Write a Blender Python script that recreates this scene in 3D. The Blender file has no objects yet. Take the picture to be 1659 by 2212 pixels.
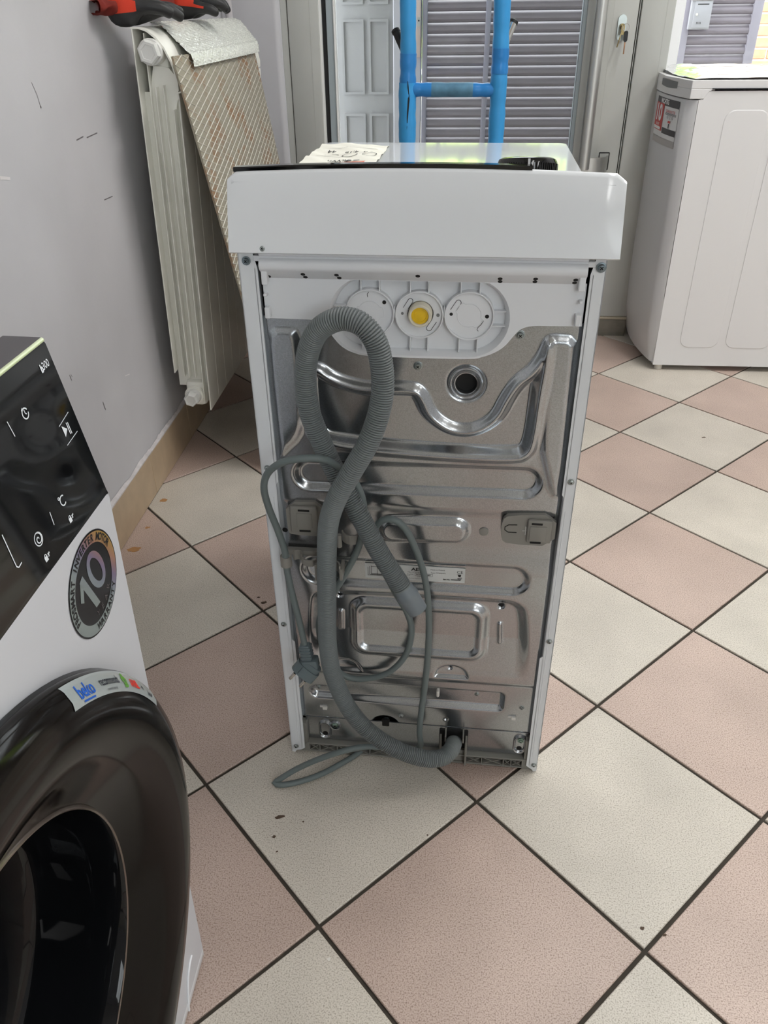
import bpy, bmesh, math, random
import numpy as np
from mathutils import Vector, Matrix
from mathutils.geometry import tessellate_polygon

SC = bpy.context.scene
COL = SC.collection
random.seed(7)
rng = np.random.default_rng(7)
PI = math.pi

# ------------------------------------------------------------------ camera
F_PX = 1700.07
R = ((0.99640424, 0.08390995, -0.01173541),
     (0.03555101, -0.53978429, -0.84105234),
     (-0.07690725, 0.83761091, -0.54082644))      # rows: right, down, forward
CAM_LOC = (0.15002947, -0.58094154, 1.04471737)
cam = bpy.data.cameras.new('camera')
cam.sensor_fit = 'HORIZONTAL'
cam.sensor_width = 36.0
cam.lens = F_PX * 36.0 / 1659.0
cam.clip_start = 0.02
cam_o = bpy.data.objects.new('camera', cam)
COL.objects.link(cam_o)
m = Matrix.Identity(4)
for r_ in range(3):
    m[r_][0] = R[0][r_]
    m[r_][1] = -R[1][r_]
    m[r_][2] = -R[2][r_]
    m[r_][3] = CAM_LOC[r_]
cam_o.matrix_world = m
SC.camera = cam_o

# ------------------------------------------------------------------ sky, sun, lamps, exposure
SC.view_settings.view_transform = 'Standard'
SC.view_settings.look = 'None'
SC.view_settings.gamma = 1.0
SC.view_settings.use_curve_mapping = False
SC.view_settings.exposure = EXPOSURE = 0.09
world = bpy.data.worlds.new('sky')
SC.world = world
world.use_nodes = True
bg = world.node_tree.nodes['Background']
bg.inputs['Color'].default_value = (0.93, 0.965, 1.0, 1)
bg.inputs['Strength'].default_value = 5.6

def sun_lamp():
    l = bpy.data.lights.new('sun', 'SUN')
    l.energy = 7.0
    l.angle = 0.03
    l.color = (1, 0.95, 0.86)
    o = bpy.data.objects.new('sun', l)
    COL.objects.link(o)
    o.rotation_euler = (math.radians(40), math.radians(8), 0)   # high behind the building, falls on the garden side facing the shop
    return o
SUN = sun_lamp()

def area_lamp(name, loc, sx, sy, watts, color, rot=(0, 0, 0)):
    l = bpy.data.lights.new(name, 'AREA')
    l.shape = 'RECTANGLE'
    l.size, l.size_y = sx, sy
    l.energy = watts
    l.color = color
    o = bpy.data.objects.new(name, l)
    COL.objects.link(o)
    o.location = loc
    o.rotation_euler = rot
    return o

LAMPS = [(1.15, 1.00), (2.55, 1.00), (1.15, -2.40), (2.55, -2.40)]
CEIL_Z = 2.95
LAMP_W = (31.0, 26.0, 10.0, 10.0)
for k, (lx, ly) in enumerate(LAMPS):
    area_lamp('ceiling_light', (lx, ly, CEIL_Z - 0.065), 0.28, 1.15, LAMP_W[k], (0.995, 0.988, 0.972))

# ------------------------------------------------------------------ materials
def lin(c):
    out = []
    for v in c:
        v = v / 255.0
        out.append(v / 12.92 if v <= 0.04045 else ((v + 0.055) / 1.055) ** 2.4)
    return (out[0], out[1], out[2], 1.0)

MATS = {}
def mat(name, rgb, rough=0.5, metal=0.0, spec=0.5, noise=0.0, nscale=30.0, bump=0.0, bscale=200.0, coat=0.0, rnd=0.0, emit=0.0, rough_var=0.0):
    if name in MATS:
        return MATS[name]
    mt = bpy.data.materials.new(name)
    mt.use_nodes = True
    nt = mt.node_tree
    b = nt.nodes['Principled BSDF']
    c = lin(rgb)
    b.inputs['Base Color'].default_value = c
    b.inputs['Roughness'].default_value = rough
    b.inputs['Metallic'].default_value = metal
    b.inputs['Specular IOR Level'].default_value = spec
    b.inputs['Coat Weight'].default_value = coat
    b.inputs['Coat Roughness'].default_value = 0.04
    if emit:
        b.inputs['Emission Color'].default_value = c
        b.inputs['Emission Strength'].default_value = emit
    tc = None
    if noise or bump or rough_var:
        tc = nt.nodes.new('ShaderNodeTexCoord')
    if noise or rnd:
        mul = nt.nodes.new('ShaderNodeMix')
        mul.data_type = 'RGBA'
        mul.blend_type = 'MULTIPLY'
        mul.inputs[0].default_value = 1.0
        mul.inputs[6].default_value = c
        val = None
        if noise:
            n = nt.nodes.new('ShaderNodeTexNoise')
            n.inputs['Scale'].default_value = nscale
            n.inputs['Detail'].default_value = 6.0
            nt.links.new(tc.outputs['Object'], n.inputs['Vector'])
            mr = nt.nodes.new('ShaderNodeMapRange')
            mr.inputs['From Min'].default_value = 0.25
            mr.inputs['From Max'].default_value = 0.75
            mr.inputs['To Min'].default_value = 1.0 - noise
            mr.inputs['To Max'].default_value = 1.0 + noise * 0.4
            nt.links.new(n.outputs['Fac'], mr.inputs['Value'])
            val = mr.outputs['Result']
        if rnd:
            oi = nt.nodes.new('ShaderNodeObjectInfo')
            mr2 = nt.nodes.new('ShaderNodeMapRange')
            mr2.inputs['To Min'].default_value = 1.0 - rnd
            mr2.inputs['To Max'].default_value = 1.0 + rnd * 0.5
            nt.links.new(oi.outputs['Random'], mr2.inputs['Value'])
            if val is None:
                val = mr2.outputs['Result']
            else:
                mm = nt.nodes.new('ShaderNodeMath')
                mm.operation = 'MULTIPLY'
                nt.links.new(val, mm.inputs[0])
                nt.links.new(mr2.outputs['Result'], mm.inputs[1])
                val = mm.outputs[0]
        cmb = nt.nodes.new('ShaderNodeCombineColor')
        for k in range(3):
            nt.links.new(val, cmb.inputs[k])
        nt.links.new(cmb.outputs[0], mul.inputs[7])
        nt.links.new(mul.outputs[2], b.inputs['Base Color'])
    if rough_var:
        n3 = nt.nodes.new('ShaderNodeTexNoise')
        n3.inputs['Scale'].default_value = nscale
        n3.inputs['Detail'].default_value = 4.0
        nt.links.new(tc.outputs['Object'], n3.inputs['Vector'])
        mr3 = nt.nodes.new('ShaderNodeMapRange')
        mr3.inputs['From Min'].default_value = 0.3
        mr3.inputs['From Max'].default_value = 0.7
        mr3.inputs['To Min'].default_value = max(0.0, rough - rough_var)
        mr3.inputs['To Max'].default_value = rough + rough_var
        nt.links.new(n3.outputs['Fac'], mr3.inputs['Value'])
        nt.links.new(mr3.outputs['Result'], b.inputs['Roughness'])
    if bump:
        n2 = nt.nodes.new('ShaderNodeTexNoise')
        n2.inputs['Scale'].default_value = bscale
        n2.inputs['Detail'].default_value = 4.0
        nt.links.new(tc.outputs['Object'], n2.inputs['Vector'])
        bp = nt.nodes.new('ShaderNodeBump')
        bp.inputs['Strength'].default_value = bump
        bp.inputs['Distance'].default_value = 0.002
        nt.links.new(n2.outputs['Fac'], bp.inputs['Height'])
        nt.links.new(bp.outputs['Normal'], b.inputs['Normal'])
    MATS[name] = mt
    return mt

def glass_mat(name, tint, gloss=1.0):
    if name in MATS:
        return MATS[name]
    mt = bpy.data.materials.new(name)
    mt.use_nodes = True
    nt = mt.node_tree
    nt.nodes.remove(nt.nodes['Principled BSDF'])
    out = nt.nodes['Material Output']
    tr = nt.nodes.new('ShaderNodeBsdfTransparent')
    tr.inputs['Color'].default_value = tint
    gl = nt.nodes.new('ShaderNodeBsdfGlossy')
    gl.inputs['Roughness'].default_value = 0.02
    fr = nt.nodes.new('ShaderNodeFresnel')
    fr.inputs['IOR'].default_value = 1.45
    mx = nt.nodes.new('ShaderNodeMixShader')
    nt.links.new(fr.outputs[0], mx.inputs[0])
    nt.links.new(tr.outputs[0], mx.inputs[1])
    nt.links.new(gl.outputs[0], mx.inputs[2])
    nt.links.new(mx.outputs[0], out.inputs['Surface'])
    MATS[name] = mt
    return mt

# ------------------------------------------------------------------ mesh builder
class MB:
    def __init__(self):
        self.bm = bmesh.new()
        self.mi = 0
        self.slots = []
    def use(self, m_):
        if m_ not in self.slots:
            self.slots.append(m_)
        self.mi = self.slots.index(m_)
        return self
    def _tag(self, faces):
        for f in faces:
            f.material_index = self.mi
    def box(self, x0, x1, y0, y1, z0, z1, bev=0.0, seg=2, M=None):
        n0 = len(self.bm.faces)
        r = bmesh.ops.create_cube(self.bm, size=1.0)
        vs = r['verts']
        for v in vs:
            v.co = Vector(((x0 + x1) / 2 + v.co.x * (x1 - x0), (y0 + y1) / 2 + v.co.y * (y1 - y0), (z0 + z1) / 2 + v.co.z * (z1 - z0)))
        allv = list(vs)
        if bev > 0:
            es = list({e for v in vs for e in v.link_edges})
            rr = bmesh.ops.bevel(self.bm, geom=es, offset=bev, segments=seg, affect='EDGES', profile=0.5, clamp_overlap=True)
            allv = list({v for f in rr['faces'] for v in f.verts} | {v for v in vs if v.is_valid})
            fs = {f for v in allv for f in v.link_faces}
        else:
            fs = {f for v in vs for f in v.link_faces}
        self._tag(fs)
        if M is not None:
            for v in {v for f in fs for v in f.verts}:
                v.co = M @ v.co
        return self
    def grid(self, P, closeu=False, closev=False, flip=False):
        n, m_ = len(P), len(P[0])
        vv = [[self.bm.verts.new(P[i][j]) for j in range(m_)] for i in range(n)]
        for i in range(n if closeu else n - 1):
            for j in range(m_ if closev else m_ - 1):
                i2, j2 = (i + 1) % n, (j + 1) % m_
                q = [vv[i][j], vv[i][j2], vv[i2][j2], vv[i2][j]]
                if flip:
                    q.reverse()
                try:
                    f = self.bm.faces.new(q)
                    f.material_index = self.mi
                except ValueError:
                    pass
        return vv
    def tube(self, path, r, seg=10, caps=True, closed=False):
        P = [Vector(p) for p in path]
        n = len(P)
        rs = r if isinstance(r, (list, tuple, np.ndarray)) else [r] * n
        T = []
        for i in range(n):
            a = P[i - 1] if (i > 0 or closed) else P[i]
            b = P[(i + 1) % n] if (i < n - 1 or closed) else P[i]
            t = (b - a)
            T.append(t.normalized() if t.length > 1e-9 else Vector((0, 0, 1)))
        N = T[0].orthogonal().normalized()
        rings = []
        for i in range(n):
            N = (N - T[i] * N.dot(T[i]))
            N = N.normalized() if N.length > 1e-9 else T[i].orthogonal().normalized()
            B = T[i].cross(N)
            rings.append([P[i] + (N * math.cos(2 * PI * k / seg) + B * math.sin(2 * PI * k / seg)) * rs[i] for k in range(seg)])
        vv = self.grid(rings, closeu=closed, closev=True)
        if caps and not closed:
            for ring, rev in ((vv[0], False), (vv[-1], True)):
                try:
                    f = self.bm.faces.new(ring if not rev else ring[::-1])
                    f.material_index = self.mi
                except ValueError:
                    pass
        return self
    def cyl(self, p0, p1, r0, r1=None, seg=20, caps=True):
        return self.tube([p0, p1], [r0, r0 if r1 is None else r1], seg, caps)
    def lathe(self, prof, origin, axis=(0, 0, 1), seg=32, xdir=None, caps=False):
        A = Vector(axis).normalized()
        X = Vector(xdir).normalized() if xdir else A.orthogonal().normalized()
        Y = A.cross(X)
        O = Vector(origin)
        rings = []
        for r, h in prof:
            r = max(r, 1e-5)
            rings.append([O + A * h + (X * math.cos(2 * PI * k / seg) + Y * math.sin(2 * PI * k / seg)) * r for k in range(seg)])
        vv = self.grid(rings, closev=True)
        if caps:
            for ring, rev in ((vv[0], True), (vv[-1], False)):
                f = self.bm.faces.new(ring[::-1] if rev else ring)
                f.material_index = self.mi
        return self
    def prism(self, poly, d0, d1, M, holes=(), cap0=True, cap1=True):
        """extrude a 2-D outline (with holes) from d0 to d1; M maps (a, b, d) to a point"""
        loops = [list(poly)] + [list(h) for h in holes]
        flat = [p for l in loops for p in l]
        tris = tessellate_polygon([[Vector((p[0], p[1], 0)) for p in l] for l in loops])
        v0 = [self.bm.verts.new(M(p[0], p[1], d0)) for p in flat]
        v1 = [self.bm.verts.new(M(p[0], p[1], d1)) for p in flat]
        fs = []
        for t in tris:
            if cap0:
                fs.append([v0[t[0]], v0[t[1]], v0[t[2]]])
            if cap1:
                fs.append([v1[t[2]], v1[t[1]], v1[t[0]]])
        k = 0
        for l in loops:
            n = len(l)
            for i in range(n):
                a, b = k + i, k + (i + 1) % n
                fs.append([v0[a], v0[b], v1[b], v1[a]])
            k += n
        for q in fs:
            try:
                f = self.bm.faces.new(q)
                f.material_index = self.mi
            except ValueError:
                pass
        return self
    def xform(self, M):
        for v in self.bm.verts:
            v.co = M @ v.co
        return self
    def build(self, name, material=None, parent=None, smooth=35.0, loc=None, recalc=True):
        if recalc:
            bmesh.ops.recalc_face_normals(self.bm, faces=self.bm.faces[:])
        me = bpy.data.meshes.new(name)
        self.bm.to_mesh(me)
        self.bm.free()
        return link(name, me, material if material is not None else self.slots, parent, smooth, loc)

def link(name, me, material, parent=None, smooth=35.0, loc=None):
    if material is not None:
        for mm in (material if isinstance(material, (list, tuple)) else [material]):
            me.materials.append(mm)
    if smooth:
        me.polygons.foreach_set('use_smooth', [True] * len(me.polygons))
        if smooth < 179:
            me.set_sharp_from_angle(angle=math.radians(smooth))
    o = bpy.data.objects.new(name, me)
    COL.objects.link(o)
    if parent is not None:
        o.parent = parent
    if loc is not None:
        o.location = loc
    return o

def empty(name, loc=(0, 0, 0), rot=(0, 0, 0), parent=None):
    o = bpy.data.objects.new(name, None)
    o.empty_display_size = 0.05
    COL.objects.link(o)
    o.location = loc
    o.rotation_euler = rot
    if parent is not None:
        o.parent = parent
    return o

def tag(o, label=None, cat=None, group=None, kind=None):
    if label: o['label'] = label
    if cat: o['category'] = cat
    if group: o['group'] = group
    if kind: o['kind'] = kind
    return o

def dup(o, parent=None, loc=None, name=None):
    c = o.copy()
    COL.objects.link(c)
    if parent is not None:
        c.parent = parent
    if loc is not None:
        c.location = loc
    return c

def spline(pts, n=12):
    """Catmull-Rom through the points"""
    P = [Vector(p) for p in pts]
    out = []
    for i in range(len(P) - 1):
        p0 = P[max(i - 1, 0)]; p1 = P[i]; p2 = P[i + 1]; p3 = P[min(i + 2, len(P) - 1)]
        for k in range(n):
            t = k / n
            out.append(0.5 * ((2 * p1) + (p2 - p0) * t + (2 * p0 - 5 * p1 + 4 * p2 - p3) * t * t + (3 * p1 - p0 - 3 * p2 + p3) * t ** 3))
    out.append(P[-1])
    return out

def resample(path, step):
    P = np.array([tuple(p) for p in path])
    d = np.concatenate([[0], np.cumsum(np.linalg.norm(np.diff(P, axis=0), axis=1))])
    n = max(2, int(d[-1] / step) + 1)
    t = np.linspace(0, d[-1], n)
    return [Vector((np.interp(x, d, P[:, 0]), np.interp(x, d, P[:, 1]), np.interp(x, d, P[:, 2]))) for x in t], t

def text_mesh(s, size, spacing=1.0, bold=0.0, align='CENTER'):
    cu = bpy.data.curves.new('lettering', 'FONT')
    cu.body = s
    cu.size = size
    cu.align_x = align
    cu.align_y = 'CENTER'
    cu.space_character = spacing
    cu.offset = bold
    cu.resolution_u = 3
    ob = bpy.data.objects.new('lettering', cu)
    COL.objects.link(ob)
    dg = bpy.context.evaluated_depsgraph_get()
    me = bpy.data.meshes.new_from_object(ob.evaluated_get(dg))
    V = np.zeros(len(me.vertices) * 3)
    me.vertices.foreach_get('co', V)
    F = [tuple(p.vertices) for p in me.polygons]
    bpy.data.objects.remove(ob)
    bpy.data.curves.remove(cu)
    bpy.data.meshes.remove(me)
    return V.reshape(-1, 3), F

class Print:
    """flat print on a surface: letters and strokes collected into one thin mesh"""
    def __init__(self, frame):
        self.fr = frame           # frame(a, b) -> point on the surface, already lifted off it
        self.V, self.F = [], []
    def add(self, V2, F):
        k = len(self.V)
        self.V += [self.fr(a, b) for a, b in V2]
        self.F += [tuple(i + k for i in f) for f in F]
        return self
    def text(self, s, size, a, b, rot=0.0, sx=1.0, spacing=1.0, bold=0.0, align='CENTER'):
        V, F = text_mesh(s, size, spacing, bold, align)
        c, n = math.cos(rot), math.sin(rot)
        return self.add([(a + (x * sx) * c - y * n, b + (x * sx) * n + y * c) for x, y, _ in V], F)
    def arc_text(self, s, size, a, b, r, start, end, sx=1.0, inward=False, bold=0.0):
        n = len(s)
        for i, ch in enumerate(s):
            if ch == ' ':
                continue
            t = start + (end - start) * i / max(1, n - 1)
            rot = t - PI / 2 if not inward else t + PI / 2
            self.text(ch, size, a + r * math.cos(t), b + r * math.sin(t), rot, sx, bold=bold)
        return self
    def rect(self, a0, a1, b0, b1):
        return self.add([(a0, b0), (a1, b0), (a1, b1), (a0, b1)], [(0, 1, 2, 3)])
    def stroke(self, pts, w):
        n = len(pts)
        for i in range(n - 1):
            (x0, y0), (x1, y1) = pts[i], pts[i + 1]
            L = math.hypot(x1 - x0, y1 - y0) or 1
            nx, ny = -(y1 - y0) / L * w / 2, (x1 - x0) / L * w / 2
            self.add([(x0 + nx, y0 + ny), (x0 - nx, y0 - ny), (x1 - nx, y1 - ny), (x1 + nx, y1 + ny)], [(0, 1, 2, 3)])
        return self
    def disc(self, a, b, r, seg=20, r2=None):
        o = [(a + r * math.cos(2 * PI * k / seg), b + (r2 or r) * math.sin(2 * PI * k / seg)) for k in range(seg)]
        return self.add(o, [tuple(range(seg))])
    def poly(self, pts):
        return self.add(pts, [tuple(range(len(pts)))])
    def ring(self, a, b, r0, r1, seg=40, t0=0.0, t1=2 * PI):
        n = seg
        o = []
        for k in range(n + 1):
            t = t0 + (t1 - t0) * k / n
            o.append((a + r0 * math.cos(t), b + r0 * math.sin(t)))
            o.append((a + r1 * math.cos(t), b + r1 * math.sin(t)))
        return self.add(o, [(2 * k, 2 * k + 1, 2 * k + 3, 2 * k + 2) for k in range(n)])
    def build(self, name, material, parent):
        me = bpy.data.meshes.new(name)
        me.from_pydata([tuple(v) for v in self.V], [], self.F)
        return link(name, me, material, parent, 0)

def rrect(a0, a1, b0, b1, r, seg=6):
    out = []
    for cx, cy, t0 in ((a1 - r, b1 - r, 0), (a0 + r, b1 - r, PI / 2), (a0 + r, b0 + r, PI), (a1 - r, b0 + r, 3 * PI / 2)):
        for k in range(seg + 1):
            t = t0 + PI / 2 * k / seg
            out.append((cx + r * math.cos(t), cy + r * math.sin(t)))
    return out

def capsule(cx, cy, half, r, seg=16):
    out = []
    for sx, t0 in ((1, -PI / 2), (-1, PI / 2)):
        for k in range(seg + 1):
            t = t0 + PI * k / seg
            out.append((cx + sx * half + r * math.cos(t), cy + r * math.sin(t)))
    return out

def screw(name, p, n, r, parent, material, dark):
    """pan-head screw: washer flange, domed head and a cross recess"""
    b = MB()
    b.use(material)
    b.lathe([(r * 1.0, 0), (r * 1.0, r * .18), (r * .72, r * .22), (r * .68, r * .5), (r * .5, r * .72), (r * .2, r * .76), (0, r * .76)], p, n, 16)
    A = Vector(n).normalized(); X = A.orthogonal().normalized(); Y = A.cross(X); O = Vector(p) + A * r * .78
    b.use(dark)
    for U, V in ((X, Y), (Y, X)):
        q = [O + U * r * .38 + V * r * .09, O - U * r * .38 + V * r * .09, O - U * r * .38 - V * r * .09, O + U * r * .38 - V * r * .09]
        f = b.bm.faces.new([b.bm.verts.new(v) for v in q]); f.material_index = b.mi
    return b.build(name, None, parent, 40)
# ================================================================== SETTING
def tile_mat(name, base, dark, light):
    mt = bpy.data.materials.new(name)
    mt.use_nodes = True
    nt = mt.node_tree
    b = nt.nodes['Principled BSDF']
    tc = nt.nodes.new('ShaderNodeTexCoord')
    geo = nt.nodes.new('ShaderNodeNewGeometry')
    # fine dark speckle
    n1 = nt.nodes.new('ShaderNodeTexNoise'); n1.inputs['Scale'].default_value = 520; n1.inputs['Detail'].default_value = 3
    n2 = nt.nodes.new('ShaderNodeTexNoise'); n2.inputs['Scale'].default_value = 5.5; n2.inputs['Detail'].default_value = 5
    n3 = nt.nodes.new('ShaderNodeTexNoise'); n3.inputs['Scale'].default_value = 260; n3.inputs['Detail'].default_value = 2
    for n in (n1, n2, n3):
        nt.links.new(geo.outputs['Position'], n.inputs['Vector'])
    r1 = nt.nodes.new('ShaderNodeValToRGB')
    r1.color_ramp.elements[0].position = 0.32; r1.color_ramp.elements[0].color = lin(dark)
    r1.color_ramp.elements[1].position = 0.50; r1.color_ramp.elements[1].color = lin(base)
    e = r1.color_ramp.elements.new(0.72); e.color = lin(light)
    nt.links.new(n1.outputs['Fac'], r1.inputs['Fac'])
    r2 = nt.nodes.new('ShaderNodeMapRange')
    r2.inputs['From Min'].default_value = 0.3; r2.inputs['From Max'].default_value = 0.7
    r2.inputs['To Min'].default_value = 0.86; r2.inputs['To Max'].default_value = 1.06
    nt.links.new(n2.outputs['Fac'], r2.inputs['Value'])
    oi = nt.nodes.new('ShaderNodeObjectInfo')
    r4 = nt.nodes.new('ShaderNodeMapRange'); r4.inputs['To Min'].default_value = 0.95; r4.inputs['To Max'].default_value = 1.03
    nt.links.new(oi.outputs['Random'], r4.inputs['Value'])
    mm = nt.nodes.new('ShaderNodeMath'); mm.operation = 'MULTIPLY'
    nt.links.new(r2.outputs[0], mm.inputs[0]); nt.links.new(r4.outputs[0], mm.inputs[1])
    cc = nt.nodes.new('ShaderNodeCombineColor')
    for k in range(3): nt.links.new(mm.outputs[0], cc.inputs[k])
    mx = nt.nodes.new('ShaderNodeMix'); mx.data_type = 'RGBA'; mx.blend_type = 'MULTIPLY'; mx.inputs[0].default_value = 1
    nt.links.new(r1.outputs[0], mx.inputs[6]); nt.links.new(cc.outputs[0], mx.inputs[7])
    nt.links.new(mx.outputs[2], b.inputs['Base Color'])
    b.inputs['Roughness'].default_value = 0.42
    b.inputs['Specular IOR Level'].default_value = 0.45
    bp = nt.nodes.new('ShaderNodeBump'); bp.inputs['Strength'].default_value = 0.12; bp.inputs['Distance'].default_value = 0.0007
    nt.links.new(n3.outputs['Fac'], bp.inputs['Height']); nt.links.new(bp.outputs[0], b.inputs['Normal'])
    MATS[name] = mt
    return mt

M_BEIGE = tile_mat('beige_tile', (211, 203, 191), (166, 157, 143), (220, 213, 203))
M_PINK = tile_mat('pink_tile', (197, 175, 163), (150, 127, 114), (209, 190, 180))
M_GROUT = mat('grout', (66, 60, 52), 0.9, noise=0.3, nscale=60)
M_WALL = mat('grey_wall_paint', (196, 195, 198), 0.75, noise=0.10, nscale=3.5, bump=0.12, bscale=60)
M_CEIL = mat('ceiling_paint', (232, 231, 228), 0.85)
M_SKIRT = mat('skirting_tile', (190, 168, 140), 0.4, noise=0.14, nscale=24, rnd=0.06)
M_ALU = mat('painted_aluminium', (188, 189, 184), 0.42, spec=0.5, noise=0.04, nscale=8)
M_ALUB = mat('bluish_aluminium', (160, 170, 174), 0.4, spec=0.5)
M_RUB = mat('black_rubber', (18, 18, 19), 0.6)
M_WSEAL = mat('white_seal', (235, 235, 232), 0.5)
M_MARB = mat('grey_marble', (140, 134, 122), 0.35, noise=0.5, nscale=14)
M_MARBT = mat('marble_lip', (196, 186, 165), 0.4, noise=0.15, nscale=30)
M_GLASS = glass_mat('window_glass', (0.97, 0.985, 0.98, 1))
M_STEEL = mat('satin_steel', (206, 206, 203), 0.42, metal=1.0)
M_BRASS = mat('worn_brass', (150, 134, 96), 0.3, metal=1.0)
M_SHUT = mat('lavender_grey_paint', (150, 146, 158), 0.5, noise=0.05, nscale=20)
M_SLAT = mat('louvre_slat_paint', (122, 115, 124), 0.45, noise=0.1, nscale=14, rnd=0.04)
M_PLEAF = mat('grey_door_paint', (166, 166, 168), 0.45)
M_CONC = mat('paving', (170, 165, 155), 0.9, noise=0.2, nscale=6)

WX = -0.594            # plaster of the left wall
SX = -0.586            # face of the skirting
YB = 2.28              # short back wall
YD = 2.30              # door frame
XR, YF = 3.2, -4.2
YW = 2.62              # right-hand shop window

# ---- floor: grout bed with single tiles set diagonally
b = MB(); b.box(-0.75, XR + 0.1, YF - 0.1, YW + 0.05, -0.12, -0.0035)
floor = b.build('floor', M_GROUT, smooth=0)
tag(floor, kind='structure')
T, J = 0.305, 0.0058
S2 = math.sqrt(0.5)
def tile_corner(i, j):
    return ((i + j) * S2 * T, (i - j) * S2 * T)
def clip(poly, ax, lim, keep_less):
    out = []
    for k in range(len(poly)):
        p, q = poly[k], poly[(k + 1) % len(poly)]
        ip = (p[ax] <= lim) == keep_less
        iq = (q[ax] <= lim) == keep_less
        if ip: out.append(p)
        if ip != iq:
            t = (lim - p[ax]) / (q[ax] - p[ax])
            out.append((p[0] + (q[0] - p[0]) * t, p[1] + (q[1] - p[1]) * t))
    return out
def tile_mesh(poly, name='tile'):
    b = MB()
    n = len(poly)
    ctr = (sum(p[0] for p in poly) / n, sum(p[1] for p in poly) / n)
    ch = 0.0011
    inn = [(p[0] + (ctr[0] - p[0]) * ch / max(1e-4, math.dist(p, ctr)) * 1.4, p[1] + (ctr[1] - p[1]) * ch / max(1e-4, math.dist(p, ctr)) * 1.4) for p in poly]
    b.grid([[(p[0], p[1], -0.004) for p in poly], [(p[0], p[1], -0.0009) for p in poly], [(p[0], p[1], 0.0) for p in inn]], closev=True)
    f = b.bm.faces.new([b.bm.verts.new((p[0], p[1], 0.0)) for p in inn])
    bmesh.ops.remove_doubles(b.bm, verts=b.bm.verts[:], dist=1e-6)
    bmesh.ops.recalc_face_normals(b.bm, faces=b.bm.faces[:])
    me = bpy.data.meshes.new(name); b.bm.to_mesh(me); b.bm.free()
    return me
g = (T - J) / 2
full = [(0, -g * math.sqrt(2)), (g * math.sqrt(2), 0), (0, g * math.sqrt(2)), (-g * math.sqrt(2), 0)]
tm = {}
for nm, mm in (('beige', M_BEIGE), ('pink', M_PINK)):
    tm[nm] = tile_mesh(full); tm[nm].materials.append(mm)
x0c, x1c, y0c, y1c = SX - 0.002, 2.05, -1.25, YD + 0.006
ntile = 0
for i in range(-14, 16):
    for j in range(-16, 14):
        cx, cy = tile_corner(i + 0.5, j + 0.5)
        if cx < x0c - .22 or cx > x1c + .22 or cy < y0c - .22 or cy > y1c + .22:
            continue
        poly = [(cx + p[0], cy + p[1]) for p in full]
        xs = [p[0] for p in poly]; ys = [p[1] for p in poly]
        kind = 'pink' if (i + j) % 2 == 0 else 'beige'
        ylim = y1c if cx < 0.80 else YW
        if min(xs) >= x0c and max(ys) <= ylim:
            o = bpy.data.objects.new('tile', tm[kind]); COL.objects.link(o)
            o.location = (cx, cy, 0); o.parent = floor
        else:
            poly = clip(clip(poly, 0, x0c, False), 1, ylim, True)
            if len(poly) < 3: continue
            px = sum(p[0] for p in poly) / len(poly); py = sum(p[1] for p in poly) / len(poly)
            me = tile_mesh([(p[0] - px, p[1] - py) for p in poly]); me.materials.append(M_PINK if kind == 'pink' else M_BEIGE)
            o = bpy.data.objects.new('tile', me); COL.objects.link(o)
            o.location = (px, py, 0); o.parent = floor
        ntile += 1
# the far reaches of the same floor, out of the picture
b = MB()
for (a0, a1, c0, c1) in ((2.24, XR, YF, YW), (WX, 2.24, YF, -1.45)):
    b.box(a0, a1, c0, c1, -0.004, -0.0005)
rest = b.build('floor_edge', M_BEIGE, floor, smooth=0)

# ---- walls, ceiling
def struct(name, bm, m_, smooth=0, parent=None):
    return tag(bm.build(name, m_, parent, smooth), kind='structure')
struct('wall_left', MB().box(WX - 0.15, WX, YF - 0.15, YB + 0.1, -0.1, CEIL_Z), M_WALL)
struct('wall_right', MB().box(XR, XR + 0.15, YF - 0.15, YW + 0.1, -0.1, CEIL_Z), M_WALL)
b = MB(); b.prism([(WX, -0.1), (XR, -0.1), (XR, CEIL_Z), (WX, CEIL_Z)], YF - 0.15, YF, lambda a, c, d: (a, d, c), holes=[[(1.0, 1.05), (3.1, 1.05), (3.1, 2.65), (1.0, 2.65)]])  # opening cut for the added fill window
struct('wall_front', b, M_WALL)
fill_win = empty('fill_window', (0, YF, 0)); tag(fill_win, kind='structure')  # added window, out of view: lets sky light onto the turned washer's back
for (xa, xb, za, zb) in ((1.0, 1.05, 1.05, 2.65), (3.05, 3.1, 1.05, 2.65), (2.025, 2.075, 1.10, 2.60), (1.05, 3.05, 1.05, 1.10), (1.05, 3.05, 2.60, 2.65)):
    MB().box(xa, xb, -0.10, -0.04, za, zb, bev=0.002).build('fill_window_frame', M_WSEAL, fill_win, 30)
for (xa, xb) in ((1.05, 2.025), (2.075, 3.05)):
    MB().box(xa, xb, -0.075, -0.070, 1.10, 2.60).build('glass_pane', M_GLASS, fill_win, 0)
struct('ceiling', MB().box(WX - 0.15, XR + 0.15, YF - 0.15, YW + 0.15, CEIL_Z, CEIL_Z + 0.1), M_CEIL)
b = MB(); b.box(WX - 0.1, -0.4385, YB, YB + 0.16, -0.1, CEIL_Z)
b.cyl((-0.4385, YB + 0.018, 0.0), (-0.4385, YB + 0.018, CEIL_Z), 0.018, seg=20)
struct('wall_back', b, M_WALL, 40)
struct('wall_lintel', MB().box(-0.43, 0.80, YD + 0.01, YD + 0.16, 2.45, CEIL_Z), M_WALL)
struct('wall_lintel_right', MB().box(0.80, XR, YW, YW + 0.16, 2.6, CEIL_Z), M_WALL)
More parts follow.
